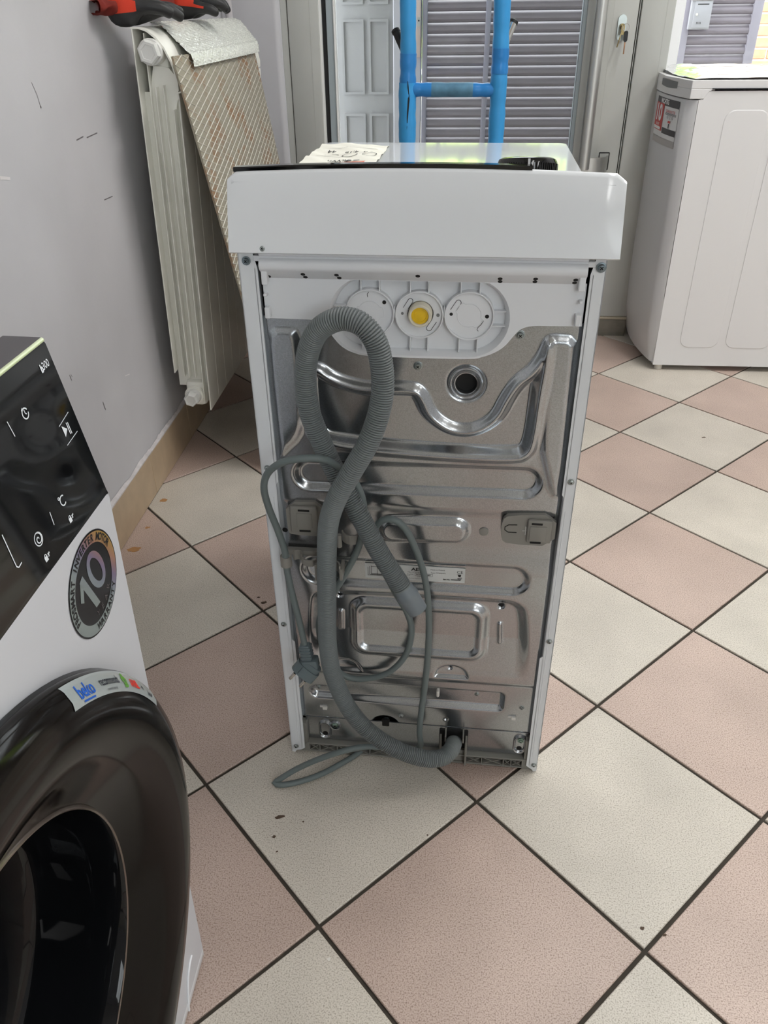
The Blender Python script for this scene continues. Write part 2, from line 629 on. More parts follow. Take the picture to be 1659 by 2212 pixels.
# pipe run in the corner
pipe = MB().cyl((-0.566, 2.235, 0.0), (-0.566, 2.235, CEIL_Z - 0.01), 0.011, seg=16).build('heating_pipe', mat('pipe_paint', (190, 186, 188), 0.5))
tag(pipe, 'thin grey painted vertical pipe in the back left wall corner', 'pipe')

# ---- skirting tiles on the left wall
base = empty('baseboard_left'); tag(base, kind='structure')
y = 1.087 - 0.305 * 17
me_s = None
while y < YB - 0.01:
    y1 = min(y + 0.305, YB)
    L = y1 - y - 0.002
    if me_s is None or L < 0.30:
        bb = MB().box(-0.0085, 0, 0, L, 0.001, 0.112, bev=0.0012, seg=1)
        o = bb.build('skirting_tile', M_SKIRT, base, 30); me_s = o.data
    else:
        o = bpy.data.objects.new('skirting_tile', me_s); COL.objects.link(o); o.parent = base
    o.location = (SX, y + 0.001, 0)
    y += 0.305
# rough plaster bead above the skirting
P = []
yy = np.linspace(YF, YB, 500)
rn = rng.normal(0, 1, (500, 2))
b = MB()
rows = []
for k, q in enumerate(yy):
    hh = 0.006 + 0.0022 * math.sin(q * 37) + 0.0016 * rn[k, 0]
    rows.append([(SX + 0.0002, q, 0.1121), (SX + 0.0004 + 0.0005 * rn[k, 1] * .5, q, 0.1135 + hh * .3), (WX + 0.001, q, 0.114 + hh)])
b.grid(rows)
bead = b.build('plaster_bead', mat('rough_plaster', (205, 200, 200), 0.9, noise=0.2, nscale=50), base, 40)

# marks of their own shape: scuffs on the plaster, stains and crumbs on the tiles
lw = bpy.data.objects['wall_left']
M_SCUFF = mat('scuff_dark', (112, 108, 110), 0.8)
M_CHIP = mat('scuff_pale', (218, 214, 214), 0.8)
for pts, w_, mm in ([[(0.9196, 0.9399), (0.9298, 0.9197), (0.9333, 0.8996)], 0.0012, M_SCUFF], [[(0.9325, 0.9020), (0.9350, 0.8985)], 0.004, M_SCUFF], [[(1.0506, 0.8308), (1.085, 0.8330)], 0.0024, M_SCUFF], [[(1.10, 0.8290), (1.1554, 0.8309)], 0.0022, M_SCUFF],
                    [[(1.1258, 0.7053), (1.1725, 0.7037)], 0.0022, M_SCUFF], [[(0.7389, 0.8158), (0.7697, 0.8091)], 0.005, M_CHIP], [[(0.9191, 0.3332), (0.9238, 0.3124)], 0.003, M_SCUFF], [[(0.8068, 0.4425), (0.8105, 0.4292)], 0.0018, M_SCUFF], [[(0.8130, 0.4410), (0.8150, 0.4350)], 0.0014, M_SCUFF], [[(1.0806, 0.3295), (1.054, 0.3361)], 0.002, M_CHIP]):
    Print(lambda a, c: (WX + 0.0004, a, c)).stroke(pts, w_).build('wall_scuff', mm, lw)
M_RUST = mat('rust_stain', (172, 128, 84), 0.6)
M_CRUMB = mat('dark_crumb', (84, 66, 52), 0.8)
M_WCRUMB = mat('pale_crumb', (226, 222, 214), 0.8)
def blot(x, y, r_, m_, name, st=1.0, ang=0.0):
    n = 14; q = []
    for k in range(n):
        t = 2 * PI * k / n; rr = r_ * (0.65 + 0.5 * rng.random())
        a, c = rr * st * math.cos(t), rr * math.sin(t)
        q.append((x + a * math.cos(ang) - c * math.sin(ang), y + a * math.sin(ang) + c * math.cos(ang)))
    Print(lambda a, c: (a, c, 0.0004)).poly(q).build(name, m_, floor)
for (x, y, r_, s_) in ((-0.5590, 1.055, 0.0085, 1.3), (-0.5588, 0.9303, 0.005, 1.6), (-0.5590, 0.8403, 0.011, 1.5)):
    blot(x, y, r_, M_RUST, 'rust_stain', s_, 0.4)
for (x, y, r_, s_) in ((-0.0858, 0.1643, 0.0035, 2.2), (-0.0874, 0.1297, 0.0026, 1.3), (-0.0783, 0.1058, 0.0015, 1.4), (0.4337, 0.0311, 0.0026, 1.4), (0.4619, 0.0239, 0.0022, 1.3), (-0.2194, 0.6717, 0.0050, 1.3), (-0.2343, 0.6880, 0.0030, 1.2), (0.8774, 1.4881, 0.0040, 1.6), (-0.0482, 0.159, 0.0016, 1.2), (0.1415, 0.150, 0.0016, 1.0)):
    blot(x, y, r_, M_CRUMB, 'floor_crumb', s_, 0.3)
for (x, y, r_) in ((0.0199, -0.0421, 0.0024), (-0.4335, 0.6446, 0.0016)):
    blot(x, y, r_, M_WCRUMB, 'floor_crumb')

# ---- glazed shop door: frame, leaf, pull handle, lock
door = empty('door_1', (0, YD, 0)); tag(door, kind='structure')
def dbox(name, x0, x1, y0, y1, z0, z1, m_, bev=0.0015, par=door):
    return MB().box(x0, x1, y0, y1, z0, z1, bev=bev, seg=1).build(name, m_, par, 30)
DZ = 2.42
dbox('frame_trim', -0.4205, -0.3995, 0.004, 0.06, 0.07, DZ, M_ALU)
dbox('frame_groove', -0.400, -0.396, 0.010, 0.05, 0.07, DZ, M_RUB, 0)
b = MB(); b.box(-0.397, -0.2985, 0.0, 0.06, 0.07, DZ, bev=0.003); b.box(-0.327, -0.3258, -0.0006, 0.01, 0.07, DZ)
b.build('frame_post', M_ALU, door, 30)
dbox('white_seal', -0.2985, -0.2915, 0.006, 0.05, 0.07, DZ, M_WSEAL, 0)
dbox('rubber_gap', -0.2915, -0.277, 0.022, 0.06, 0.07, DZ, M_RUB, 0)
dbox('leaf_stile', -0.277, -0.2535, 0.014, 0.06, 0.075, DZ, M_ALUB)
dbox('glazing_bead', -0.2545, -0.2495, 0.010, 0.055, 0.075, DZ, M_WSEAL, 0.001)
dbox('glazing_bead', 0.519, 0.531, 0.012, 0.055, 0.075, DZ, M_ALUB, 0.001)
b = MB(); b.box(0.530, 0.682, 0.004, 0.06, 0.075, DZ, bev=0.003); b.box(0.608, 0.6092, 0.0034, 0.02, 0.075, DZ)
b.build('lock_stile', M_ALU, door, 30)
dbox('bottom_rail', -0.277, 0.682, 0.010, 0.058, 0.078, 0.20, M_ALU)
dbox('top_rail', -0.277, 0.682, 0.010, 0.058, DZ - 0.12, DZ, M_ALU)
dbox('head_frame', -0.42, 0.80, 0.0, 0.062, DZ, DZ + 0.06, M_ALU)
dbox('stile_gap', 0.682, 0.6905, 0.016, 0.06, 0.075, DZ, mat('seal_grey', (70, 72, 66), 0.6), 0)
dbox('stile_gap_bead', 0.6855, 0.6875, 0.008, 0.02, 0.075, DZ, M_ALU, 0)
b = MB(); b.box(0.6905, 0.790, 0.0, 0.34, 0.075, DZ, bev=0.003); b.box(0.765, 0.7662, -0.0006, 0.01, 0.075, DZ)
b.build('frame_post', M_ALU, door, 30)
pane = MB().box(-0.2495, 0.519, 0.030, 0.036, 0.19, DZ - 0.11).build('glass_pane', M_GLASS, door, 0)
# pull bar with its two brackets
pull = MB().cyl((0.564, -0.045, 0.585), (0.564, -0.045, 1.75), 0.0185, seg=28).build('pull_bar', M_STEEL, door, 40)
for zb in (0.595, 1.70):
    b = MB()
    pts = spline([(0.556, -0.046, 0), (0.590, -0.050, 0), (0.622, -0.038, 0), (0.640, -0.012, 0), (0.642, 0.006, 0)], 6)
    rows = [[(p.x, p.y, zb - 0.024 + h) for h in (0, 0.048)] for p in pts]
    rows2 = [[(p.x + 0.006, p.y + 0.008, zb - 0.024 + h) for h in (0.048, 0)] for p in pts]
    b.grid([r0 + r1 for r0, r1 in zip(rows, rows2)], closev=True)
    b.build('pull_bracket', M_STEEL, pull, 40)
    fr = MB()
    fr.prism(rrect(0.617, 0.652, zb - 0.020, zb + 0.034, 0.002, 2), 0.0025, 0.006, lambda a, c, d: (a, d, c), holes=[rrect(0.620, 0.649, zb - 0.017, zb + 0.031, 0.001, 2)])
    fr.build('bracket_gasket', M_RUB, pull, 0)
# lock escutcheon and cylinder
b = MB()
b.prism(capsule(0.0, 0.0, 0.022, 0.0125, 12), 0.004, -0.003, lambda a, c, d: (0.637 + c, d, 0.980 + a))
lockp = b.build('lock_escutcheon', mat('pale_steel', (186, 194, 192), 0.3, metal=0.8), door, 40)
MB().cyl((0.637, -0.002, 0.984), (0.637, -0.014, 0.984), 0.0075, seg=18).build('lock_cylinder', M_BRASS, lockp, 40)
# keys hang in the lock
keys = empty('door_keys', (0.637, YD - 0.012, 0.984)); tag(keys, 'small bunch of keys with a black headed key hanging in the door lock', 'keys')
b = MB(); b.cyl((0, 0.0, 0.0), (0, -0.016, 0.0), 0.0035, seg=10); b.prism(rrect(-0.005, 0.005, -0.022, 0.004, 0.003, 4), -0.014, -0.0165, lambda a, c, d: (a, d, c))
b.build('lock_key', M_BRASS, keys, 40)
b = MB(); b.tube([(0.009 + 0.010 * math.cos(t), -0.018, -0.003 + 0.010 * math.sin(t)) for t in np.linspace(0, 2 * PI, 25)[:-1]], 0.0009, 6, closed=True)
b.build('key_ring', M_STEEL, keys, 60)
b = MB(); b.prism(capsule(0, 0, 0.009, 0.0058, 8), -0.0165, -0.0215, lambda a, c, d: (0.0105 + c, d, -0.026 + a))
k1 = b.build('key_head', mat('black_plastic', (22, 22, 23), 0.4), keys, 40)
b = MB(); b.box(0.0085, 0.0125, -0.0198, -0.0178, -0.073, -0.038, bev=0.0006); b.build('key_blade', mat('copper_key', (160, 122, 96), 0.35, metal=0.9), k1, 40)
b = MB(); b.box(-0.002, 0.0015, -0.019, -0.017, -0.056, -0.012, bev=0.0005, M=Matrix.Rotation(math.radians(12), 4, 'Y')); b.build('key_blade', M_BRASS, keys, 40)

# marble sill under the door
sill = MB().box(-0.44, 0.792, YD + 0.006, YD + 0.40, -0.03, 0.062, bev=0.002, seg=1).build('trim_1', M_MARB, None, 30)
tag(sill, kind='structure')
MB().box(-0.44, 0.792, YD + 0.002, YD + 0.40, 0.062, 0.074, bev=0.003).build('sill_lip', M_MARBT, sill, 30)

# ---- right-hand shop window
win = empty('window_1', (0, YW, 0)); tag(win, kind='structure')
dbox('window_stile', 0.79, 0.893, -0.002, 0.06, 0.02, 2.6, mat('bright_white_frame', (246, 246, 248), 0.4), 0.003, win)
dbox('window_sill', 0.79, XR, -0.05, 0.08, 0.0, 0.10, M_MARB, 0.003, win)
dbox('window_rail', 0.79, XR, 0.0, 0.06, 2.52, 2.6, M_ALU, 0.003, win)
dbox('window_mullion', 2.0, 2.05, 0.0, 0.06, 0.10, 2.52, M_ALU, 0.003, win)
MB().box(0.893, 2.0, 0.028, 0.034, 0.10, 2.52).build('glass_pane', M_GLASS, win, 0)
MB().box(2.05, XR, 0.028, 0.034, 0.10, 2.52).build('glass_pane', M_GLASS, win, 0)

# ================================================================== OUTSIDE
pav = MB().box(-6, 9, YW + 0.16, 22, -0.15, -0.03).build('outdoor_ground', M_CONC, None, 0)
tag(pav, kind='structure')
pav2 = MB().box(-6, 9, -16, YF - 0.16, -0.15, -0.03).build('outdoor_ground', M_CONC, None, 0)
tag(pav2, kind='structure')

# plain grey panelled outer door leaf, left of the louvres
YO = 2.75
leaf = empty('panelled_shutter_door', (0, YO, 0)); tag(leaf, 'pale grey moulded outer door leaf seen through the glass behind the left blue tube', 'door')
b = MB(); b.box(-0.42, 0.005, 0.0, 0.04, 0.0, 2.3, bev=0.004)
b.build('door_slab', M_PLEAF, leaf, 30)
for (xa, xb) in ((-0.286, -0.205), (-0.188, -0.115)):
    for (za, zb) in ((0.14, 0.70), (0.765, 1.005), (1.05, 1.55), (1.6, 2.2)):
        fr = MB(); fr.prism(rrect(xa, xb, za, zb, 0.002, 2), 0.001, -0.006, lambda a, c, d: (a, d, c), holes=[rrect(xa + 0.008, xb - 0.008, za + 0.008, zb - 0.008, 0.002, 2)])
        fr.build('panel_moulding', M_PLEAF, leaf, 30)
dbox('edge_strip', -0.098, 0.005, -0.010, 0.0, 0.0, 2.3, mat('pale_grey_strip', (184, 184, 192), 0.45), 0.003, leaf)
b = MB(); b.box(-0.020, 0.0025, -0.022, -0.010, 0.885, 1.06, bev=0.002)
kp = b.build('lock_plate', mat('beige_metal', (205, 188, 182), 0.4), leaf, 30)
b = MB(); b.prism(capsule(0, 0, 0.0085, 0.0065, 8), -0.022, -0.026, lambda a, c, d: (-0.0045 + c, d, 0.996 + a)); b.build('keyhole_plate', M_STEEL, kp, 40)
MB().cyl((-0.0045, -0.0262, 0.999), (-0.0045, -0.027, 0.999), 0.0028, seg=12).build('keyhole', M_RUB, kp, 0)

def louvre_gate(name, label, x0, x1, z0, z1, yl, pitch, stile, mids=(), rot=0.0, n_th=0.0):
    e = empty(name, (x0, yl, 0), (0, 0, rot)); tag(e, label, 'shutter')
    W = x1 - x0
    cols = []
    xa = 0.0
    for mxx in list(mids) + [W]:
        MB().box(xa, xa + stile, -0.018, 0.03, z0 - 0.06, z1 + 0.06, bev=0.003).build('stile', M_SHUT, e, 30)
        cols.append((xa + stile, mxx))
        xa = mxx
    MB().box(W, W + stile, -0.018, 0.03, z0 - 0.06, z1 + 0.06, bev=0.003).build('stile', M_SHUT, e, 30)
    MB().box(stile, W, -0.016, 0.028, z1 + 0.01, z1 + 0.06, bev=0.003).build('rail', M_SHUT, e, 30)
    MB().box(stile, W, -0.016, 0.028, z0 - 0.06, z0 - 0.01, bev=0.003).build('rail', M_SHUT, e, 30)
    for (ca, cb) in cols:
        me = None
        z = z0
        while z < z1:
            if me is None:
                rows = []
                prof = [(-0.004, -0.52), (-0.013, -0.42), (-0.016, -0.22), (-0.013, 0.02), (-0.004, 0.25), (0.008, 0.40), (0.016, 0.46), (0.016, 0.42), (0.008, 0.34), (-0.001, 0.18), (-0.009, 0.0), (-0.012, -0.22), (-0.009, -0.38)]
                b = MB(); rows = [[(xx, p[0], p[1] * pitch * 1.05) for p in prof] for xx in (ca, cb)]
                vv = b.grid(rows, closev=True)
                for rr in (vv[0], vv[1][::-1]):
                    b.bm.faces.new(rr)
                o = b.build('slat', M_SLAT, e, 40); me = o.data
            else:
                o = bpy.data.objects.new('slat', me); COL.objects.link(o); o.parent = e
            o.location = (0, 0, z)
            z += pitch
    return e
louvre_gate('louvred_shutter', 'grey louvred outer shutter with middle stile seen through the glass door', 0.008, 0.575, 0.16, 1.10, YO, 0.0340, 0.018, mids=(0.225,))
gate = louvre_gate('louvred_gate', 'small grey louvred gate outside the right window holding the mailbox', 1.196, 1.525, 0.35, 1.10, 4.0, 0.0415, 0.045)
# mailbox hung on that gate
mb = empty('mailbox', (1.2785, 3.965, 0.9315)); tag(mb, 'grey wall mailbox with slot and white lock knob on the louvred gate', 'mailbox')
M_MB = mat('mailbox_paint', (165, 165, 172), 0.4)
MB().box(-0.050, 0.048, -0.012, 0.016, 0.0, 0.13, bev=0.004).build('box', M_MB, mb, 30)
MB().box(-0.054, 0.052, -0.020, 0.016, 0.118, 0.14, bev=0.003).build('lid', mat('mailbox_lid', (192, 192, 198), 0.4), mb, 30)
dr = MB().box(-0.034, 0.042, -0.016, -0.010, 0.006, 0.116, bev=0.002).build('door', M_MB, mb, 30)
MB().box(-0.022, 0.030, -0.0166, -0.0155, 0.1005, 0.1045).build('slot', M_RUB, dr, 0)
MB().cyl((-0.020, -0.014, 0.062), (-0.020, -0.020, 0.062), 0.0048, seg=14).build('lock_knob', mat('cream_knob', (225, 222, 200), 0.4), dr, 40)
b = MB()
for k in range(4): b.box(-0.016 + k * 0.006, -0.014 + k * 0.006, -0.0167, -0.0158, 0.022, 0.031, M=None)
b.build('vent', M_RUB, dr, 0)

# brick pier and trees that the glossy tops mirror
pier = empty('brick_pier', (1.90, 6.2, -0.03)); tag(pier, 'pale red brick pier outside at the far right of the window', 'pillar')
M_BRICK = mat('brick', (196, 140, 112), 0.9, noise=0.25, nscale=30, rnd=0.15)
MB().box(0.0, 0.9, 0.01, 0.4, 0, 3.0).build('mortar', mat('mortar', (215, 205, 195), 0.95), pier, 0)
me = None
for r_ in range(24):
    for c_ in range(4):
        if me is None:
            o = MB().box(0.003, 0.218, 0.0, 0.06, 0.0, 0.06, bev=0.003, seg=1).build('brick', M_BRICK, pier, 30); me = o.data
        else:
            o = bpy.data.objects.new('brick', me); COL.objects.link(o); o.parent = pier
        o.location = (c_ * 0.225 + (0.1125 if r_ % 2 and c_ < 3 else 0), 0, r_ * 0.072)

def tree(x, y, h, rad, label, col):
    e = empty('tree', (x, y, -0.03)); tag(e, label, 'tree')
    MB().tube(spline([(0, 0, 0), (0.05, 0.02, h * 0.3), (-0.03, 0, h * 0.6), (0.02, 0.03, h * 0.85)], 5), list(np.linspace(0.12, 0.04, 16)), 10).build('trunk', mat('bark', (96, 82, 66), 0.9, noise=0.3, nscale=20), e)
    n = 5200
    d = rng.normal(0, 1, (n, 3)); d /= np.linalg.norm(d, axis=1)[:, None]
    rr = rad * rng.uniform(0.55, 1.0, n) ** 0.6
    C = d * rr[:, None] * np.array([1, 1, h / rad * 0.44]) + np.array([0, 0, h * 0.50])
    a = rng.normal(0, 1, (n, 3)); a /= np.linalg.norm(a, axis=1)[:, None]
    c2 = np.cross(a, d); c2 /= np.linalg.norm(c2, axis=1)[:, None]
    sz = rng.uniform(0.08, 0.16, n)[:, None]
    V = np.stack([C - a * sz, C + c2 * sz * .5, C + a * sz, C - c2 * sz * .5], 1).reshape(-1, 3)
    me = bpy.data.meshes.new('foliage')
    me.from_pydata(V.tolist(), [], [(4 * k, 4 * k + 1, 4 * k + 2, 4 * k + 3) for k in range(n)])
    o = link('foliage', me, col, e, 0); tag(o, kind='stuff')
LEAF = mat('leaves', (186, 214, 96), 0.6, rnd=0.2, noise=0.25, nscale=2)
LEAF2 = mat('leaves_deep', (160, 200, 84), 0.6, rnd=0.2, noise=0.25, nscale=2)
tree(0.1, 9.5, 4.6, 1.6, 'bright green garden tree outside behind the louvred shutter', LEAF)
tree(3.7, 12.5, 5.0, 1.7, 'deep green garden tree outside left of the brick pier', LEAF2)
tree(6.6, 9.0, 4.6, 1.6, 'light green garden tree outside right of the brick pier', LEAF)
# ================================================================== TOP-LOADING WASHER, SEEN FROM BEHIND
# local axes: x across the rear, y into the machine, z up; origin at the rear left bottom corner
aeg = empty('washing_machine', (-0.0892, 0.290, 0.0), (0, 0, math.radians(-1.596)))
tag(aeg, 'narrow white top loading washer turned rear side out with galvanised back panel, mid floor', 'washing machine')
W = 0.4015
M_WHITE = mat('white_enamel', (224, 227, 230), 0.32, spec=0.5, coat=0.3)
M_WPLAS = mat('white_plastic', (226, 228, 231), 0.42, spec=0.5)
M_GLOSSW = mat('glossy_white_plastic', (222, 225, 228), 0.07, spec=0.55, coat=0.6)
M_DARK = mat('dark_inside', (14, 14, 15), 0.8)
M_GPLAS = mat('grey_plastic', (136, 133, 127), 0.5)
M_GPLAS2 = mat('base_grey_plastic', (128, 126, 120), 0.5)
M_ZINC = mat('zinc_screw', (168, 176, 176), 0.28, metal=1.0)
M_BLACK = mat('black_void', (6, 6, 6), 0.7)
M_GLOSSB = mat('gloss_black', (10, 10, 11), 0.08, spec=0.6)

def galv():
    mt = bpy.data.materials.new('galvanised_steel')
    mt.use_nodes = True
    nt = mt.node_tree
    b = nt.nodes['Principled BSDF']
    b.inputs['Metallic'].default_value = 1.0
    tc = nt.nodes.new('ShaderNodeTexCoord')
    n = nt.nodes.new('ShaderNodeTexNoise'); n.inputs['Scale'].default_value = 900; n.inputs['Detail'].default_value = 2
    n2 = nt.nodes.new('ShaderNodeTexNoise'); n2.inputs['Scale'].default_value = 12; n2.inputs['Detail'].default_value = 4
    nt.links.new(tc.outputs['Object'], n.inputs['Vector']); nt.links.new(tc.outputs['Object'], n2.inputs['Vector'])
    r = nt.nodes.new('ShaderNodeValToRGB')
    r.color_ramp.elements[0].position = 0.3; r.color_ramp.elements[0].color = lin((172, 175, 178))
    r.color_ramp.elements[1].position = 0.7; r.color_ramp.elements[1].color = lin((196, 200, 204))
    nt.links.new(n.outputs['Fac'], r.inputs['Fac'])
    nt.links.new(r.outputs[0], b.inputs['Base Color'])
    mr = nt.nodes.new('ShaderNodeMapRange')
    mr.inputs['From Min'].default_value = 0.3; mr.inputs['From Max'].default_value = 0.7
    mr.inputs['To Min'].default_value = 0.18; mr.inputs['To Max'].default_value = 0.26
    nt.links.new(n2.outputs['Fac'], mr.inputs['Value']); nt.links.new(mr.outputs[0], b.inputs['Roughness'])
    bp = nt.nodes.new('ShaderNodeBump'); bp.inputs['Strength'].default_value = 0.06; bp.inputs['Distance'].default_value = 0.0003
    nt.links.new(n.outputs['Fac'], bp.inputs['Height']); nt.links.new(bp.outputs[0], b.inputs['Normal'])
    return mt
M_GALV = galv()

# ---- cabinet: side sheets with their rear return flanges, front, lid
def side(sgn):
    b = MB()
    x_out = 0.0 if sgn < 0 else W
    xi = lambda d: d if sgn < 0 else W - d
    b.box(min(x_out, xi(0.0012)), max(x_out, xi(0.0012)), 0.0, 0.575, 0.004, 0.846)
    # rear flange, outline with the two small steps
    fw = 0.0212 if sgn < 0 else 0.0158
    pts = [(0.0, 0.002), (0.005, 0.0005), (0.0085, 0.006), (fw - .004, 0.0085), (fw + 0.0012, 0.013), (fw + 0.0015, 0.246), (fw - 0.0025, 0.250), (fw - 0.0025, 0.520), (fw, 0.524), (fw, 0.8), (fw - 0.004, 0.8165), (0.0, 0.8165)]
    poly = [(xi(p[0]), p[1]) for p in pts]
    b.prism(poly, 0.0, 0.0014, lambda a, c, d: (a, d, c))
    # the flange returns inward
    b.box(min(xi(fw - 0.0025), xi(fw - 0.0037)), max(xi(fw - 0.0025), xi(fw - 0.0037)), 0.0, 0.02, 0.014, 0.80)
    return b.build('side_panel', M_WHITE, aeg, 30)
side(-1); side(1)
# faint pressed line on each flange
for xx in (0.0125, W - 0.0095):
    MB().box(xx, xx + 0.0011, -0.0004, 0.0006, 0.03, 0.50, bev=0.0003, seg=1).build('pressed_line', M_WHITE, aeg, 30)
MB().box(0.0014, W - 0.0014, 0.570, 0.580, 0.01, 0.846, bev=0.003).build('front_panel', M_WHITE, aeg, 30)
MB().box(0.004, W - 0.004, 0.045, 0.55, 0.03, 0.80).build('inner_body', M_DARK, aeg, 0)
# lid: rounded slab sloping a touch
b = MB()
b.prism(rrect(0.0, W, 0.060, 0.588, 0.014, 6), 0.826, 0.8500, lambda a, c, d: (a, c, d))
lid = b.build('top_lid', M_GLOSSW, aeg, 30)
bv = lid.modifiers.new('round', 'BEVEL'); bv.width = 0.005; bv.segments = 3; bv.limit_method = 'ANGLE'
# console wedge carrying the dial
b = MB()
prof = [(0.004, 0.826), (0.0, 0.8905), (0.006, 0.8965), (0.03, 0.8935), (0.10, 0.862), (0.122, 0.8478), (0.122, 0.826)]
b.prism([(p[0], p[1]) for p in prof], 0.002, W - 0.002, lambda a, c, d: (d, a, c))
b.build('console', M_GLOSSW, aeg, 40)
# tall rear cover: leaning, with an arched top edge and rounded ends
def cover():
    b = MB()
    n = 40
    x0, x1 = -0.0032, 0.4105
    rows = []
    for k in range(n + 1):
        u = k / n
        x = x0 + (x1 - x0) * u
        e = min(u, 1 - u) * (x1 - x0)
        rc = 0.007
        drop = (rc - math.sqrt(max(0, rc * rc - (rc - e) ** 2))) if e < rc else 0.0
        zt = 0.8998 + 0.0050 * (1 - (2 * u - 1) ** 2) - drop
        yb, yt = -0.020, 0.003
        rows.append([(x, 0.012, 0.8235), (x, yb + 0.0015, 0.8212), (x, yb, 0.8225), (x, yb + (yt - yb) * 0.5, 0.86), (x, yt - 0.0012, zt - 0.004), (x, yt + 0.001, zt - 0.001), (x, yt + 0.004, zt), (x, yt + 0.012, zt - 0.0012), (x, yt + 0.0125, zt - 0.006), (x, 0.012, 0.86)])
    vv = b.grid(rows, closev=True)
    b.bm.faces.new(vv[0]); b.bm.faces.new(vv[-1][::-1])
    return b.build('rear_cover', mat('cover_white_plastic', (231, 234, 237), 0.17, spec=0.5, coat=0.25), aeg, 50)
cover()
# black gloss strip along the top edge of the cover
b = MB(); n = 30; rows = []
for k in range(n + 1):
    x = 0.004 + (0.3155 - 0.004) * k / n
    u = (x + 0.0032) / 0.4137
    zt = 0.8998 + 0.0050 * (1 - (2 * u - 1) ** 2)
    rows.append([(x, 0.0052, zt - 0.0006), (x, 0.0048, zt + 0.0024), (x, 0.0062, zt + 0.0036), (x, 0.020, zt + 0.0030), (x, 0.020, zt - 0.006)])
vv = b.grid(rows, closev=True); b.bm.faces.new(vv[0]); b.bm.faces.new(vv[-1][::-1])
b.build('black_edge_strip', M_GLOSSB, aeg, 40)
# programme dial
dial_M = Matrix.Translation((0.3130, 0.060, 0.8825)) @ Matrix.Rotation(math.radians(-13), 4, 'X')
b = MB()
b.lathe([(0.0320, 0.0), (0.0320, 0.018), (0.0307, 0.0215), (0.028, 0.0228), (0.0, 0.0232)], (0, 0, 0), (0, 0, 1), 48)
b.xform(dial_M)
dial = b.build('dial', M_GLOSSB, aeg, 40)
b = MB()
for k in range(72):
    t = 2 * PI * k / 72
    if abs(t - 1.5 * PI) < 0.06: continue
    b.box(0.0317, 0.0327, -0.0006, 0.0006, 0.002, 0.0172, M=Matrix.Rotation(t, 4, 'Z'))
b.xform(dial_M); b.build('dial_grip', M_GLOSSB, dial, 0)
b = MB(); b.box(-0.0012, 0.0012, -0.0332, -0.026, 0.004, 0.0205); b.xform(dial_M); b.build('dial_pointer', mat('silver_paint', (200, 200, 200), 0.3, metal=0.6), dial, 0)

# ---- white plastic rear beam: overhanging bead, holed soffit, plate with the oval inlet recess
b = MB()
prof = [(-0.004, 0.8225), (-0.0055, 0.8195), (-0.0055, 0.8160), (-0.0030, 0.8145), (-0.0030, 0.8125), (-0.0080, 0.8105), (-0.0098, 0.8075), (-0.0098, 0.8035), (-0.0082, 0.8005), (-0.0050, 0.7985), (0.0045, 0.7885), (0.0060, 0.7880), (0.012, 0.7880), (0.012, 0.8225)]
x0, x1 = 0.0255, 0.3815
rows = [[(x, p[0], p[1]) for p in prof] for x in np.linspace(x0, x1, 8)]
vv = b.grid(rows, closev=True); b.bm.faces.new(vv[0]); b.bm.faces.new(vv[-1][::-1])
beam = b.build('rear_beam', M_WPLAS, aeg, 40)
for (hx, hz) in [(0.0328, .7907), (0.0729, .7951), (0.0747, .7908), (0.1107, .7949), (0.1130, .7908), (0.2008, .7960), (0.2902, .7945), (0.2905, .7904), (0.3281, .7952), (0.3279, .7912), (0.3706, .7951), (0.3702, .7908)]:
    hy = -0.0050 + (0.7985 - hz) / 0.0100 * 0.0095
    nrm = Vector((0, -0.010, -0.0095)).normalized()
    MB().lathe([(0.0026, -0.0002), (0.0026, 0.00025), (0.0, 0.00025)], (hx, hy, hz), nrm, 14).build('beam_hole', M_BLACK, beam, 0)

OC, OH, OR = (0.2018, 0.7468), 0.0570, 0.0456          # oval: centre, half straight, radius
# lower outline of the plastic plate = upper edge of the metal sheet
CURVE = [(0.0190, 0.7424), (0.0500, 0.7420), (0.0800, 0.7414), (0.0900, 0.7385), (0.0965, 0.7310), (0.1030, 0.7205), (0.1125, 0.7100), (0.1260, 0.7030), (0.1452, 0.6996), (0.2025, 0.6990), (0.2600, 0.6996), (0.2760, 0.7026), (0.2900, 0.7085), (0.3007, 0.7165), (0.3090, 0.7275), (0.3173, 0.7368), (0.3290, 0.7408), (0.3500, 0.7416), (0.3890, 0.7420)]
CURVE = [(p.x, p.z) for p in spline([(q[0], 0, q[1]) for q in CURVE], 5)]
plate = [(0.0245, 0.7890)] + [(0.0245, 0.7418)] + [(p[0], p[1] - 0.0004) for p in CURVE if 0.026 < p[0] < 0.383] + [(0.3840, 0.7416), (0.3840, 0.7890)]
hole = capsule(OC[0], OC[1], OH, OR, 20)
hole = [(p[0], min(p[1], 0.7880)) for p in hole]
b = MB(); b.prism(plate, 0.0045, 0.0075, lambda a, c, d: (a, d, c), holes=[hole])
pl = b.build('inlet_plate', M_WPLAS, aeg, 30)
# recess wall, floor
DEEP = 0.0175
b = MB()
hc = capsule(OC[0], OC[1], OH, OR, 20)
hb = capsule(OC[0], OC[1], OH, OR - 0.0045, 20)
b.grid([[(p[0], 0.0046 if p[1] < .789 else 0.0046, min(p[1], 0.7915)) for p in hc], [(q[0] * .75 + p[0] * .25, 0.011, q[1] * .75 + min(p[1], 0.7915) * .25) for p, q in zip(hc, hb)], [(q[0], DEEP, q[1]) for q in hb]], closev=True)
b.bm.faces.new([b.bm.verts.new((q[0], DEEP, q[1])) for q in hb])
rec = b.build('inlet_recess', M_WPLAS, pl, 40)
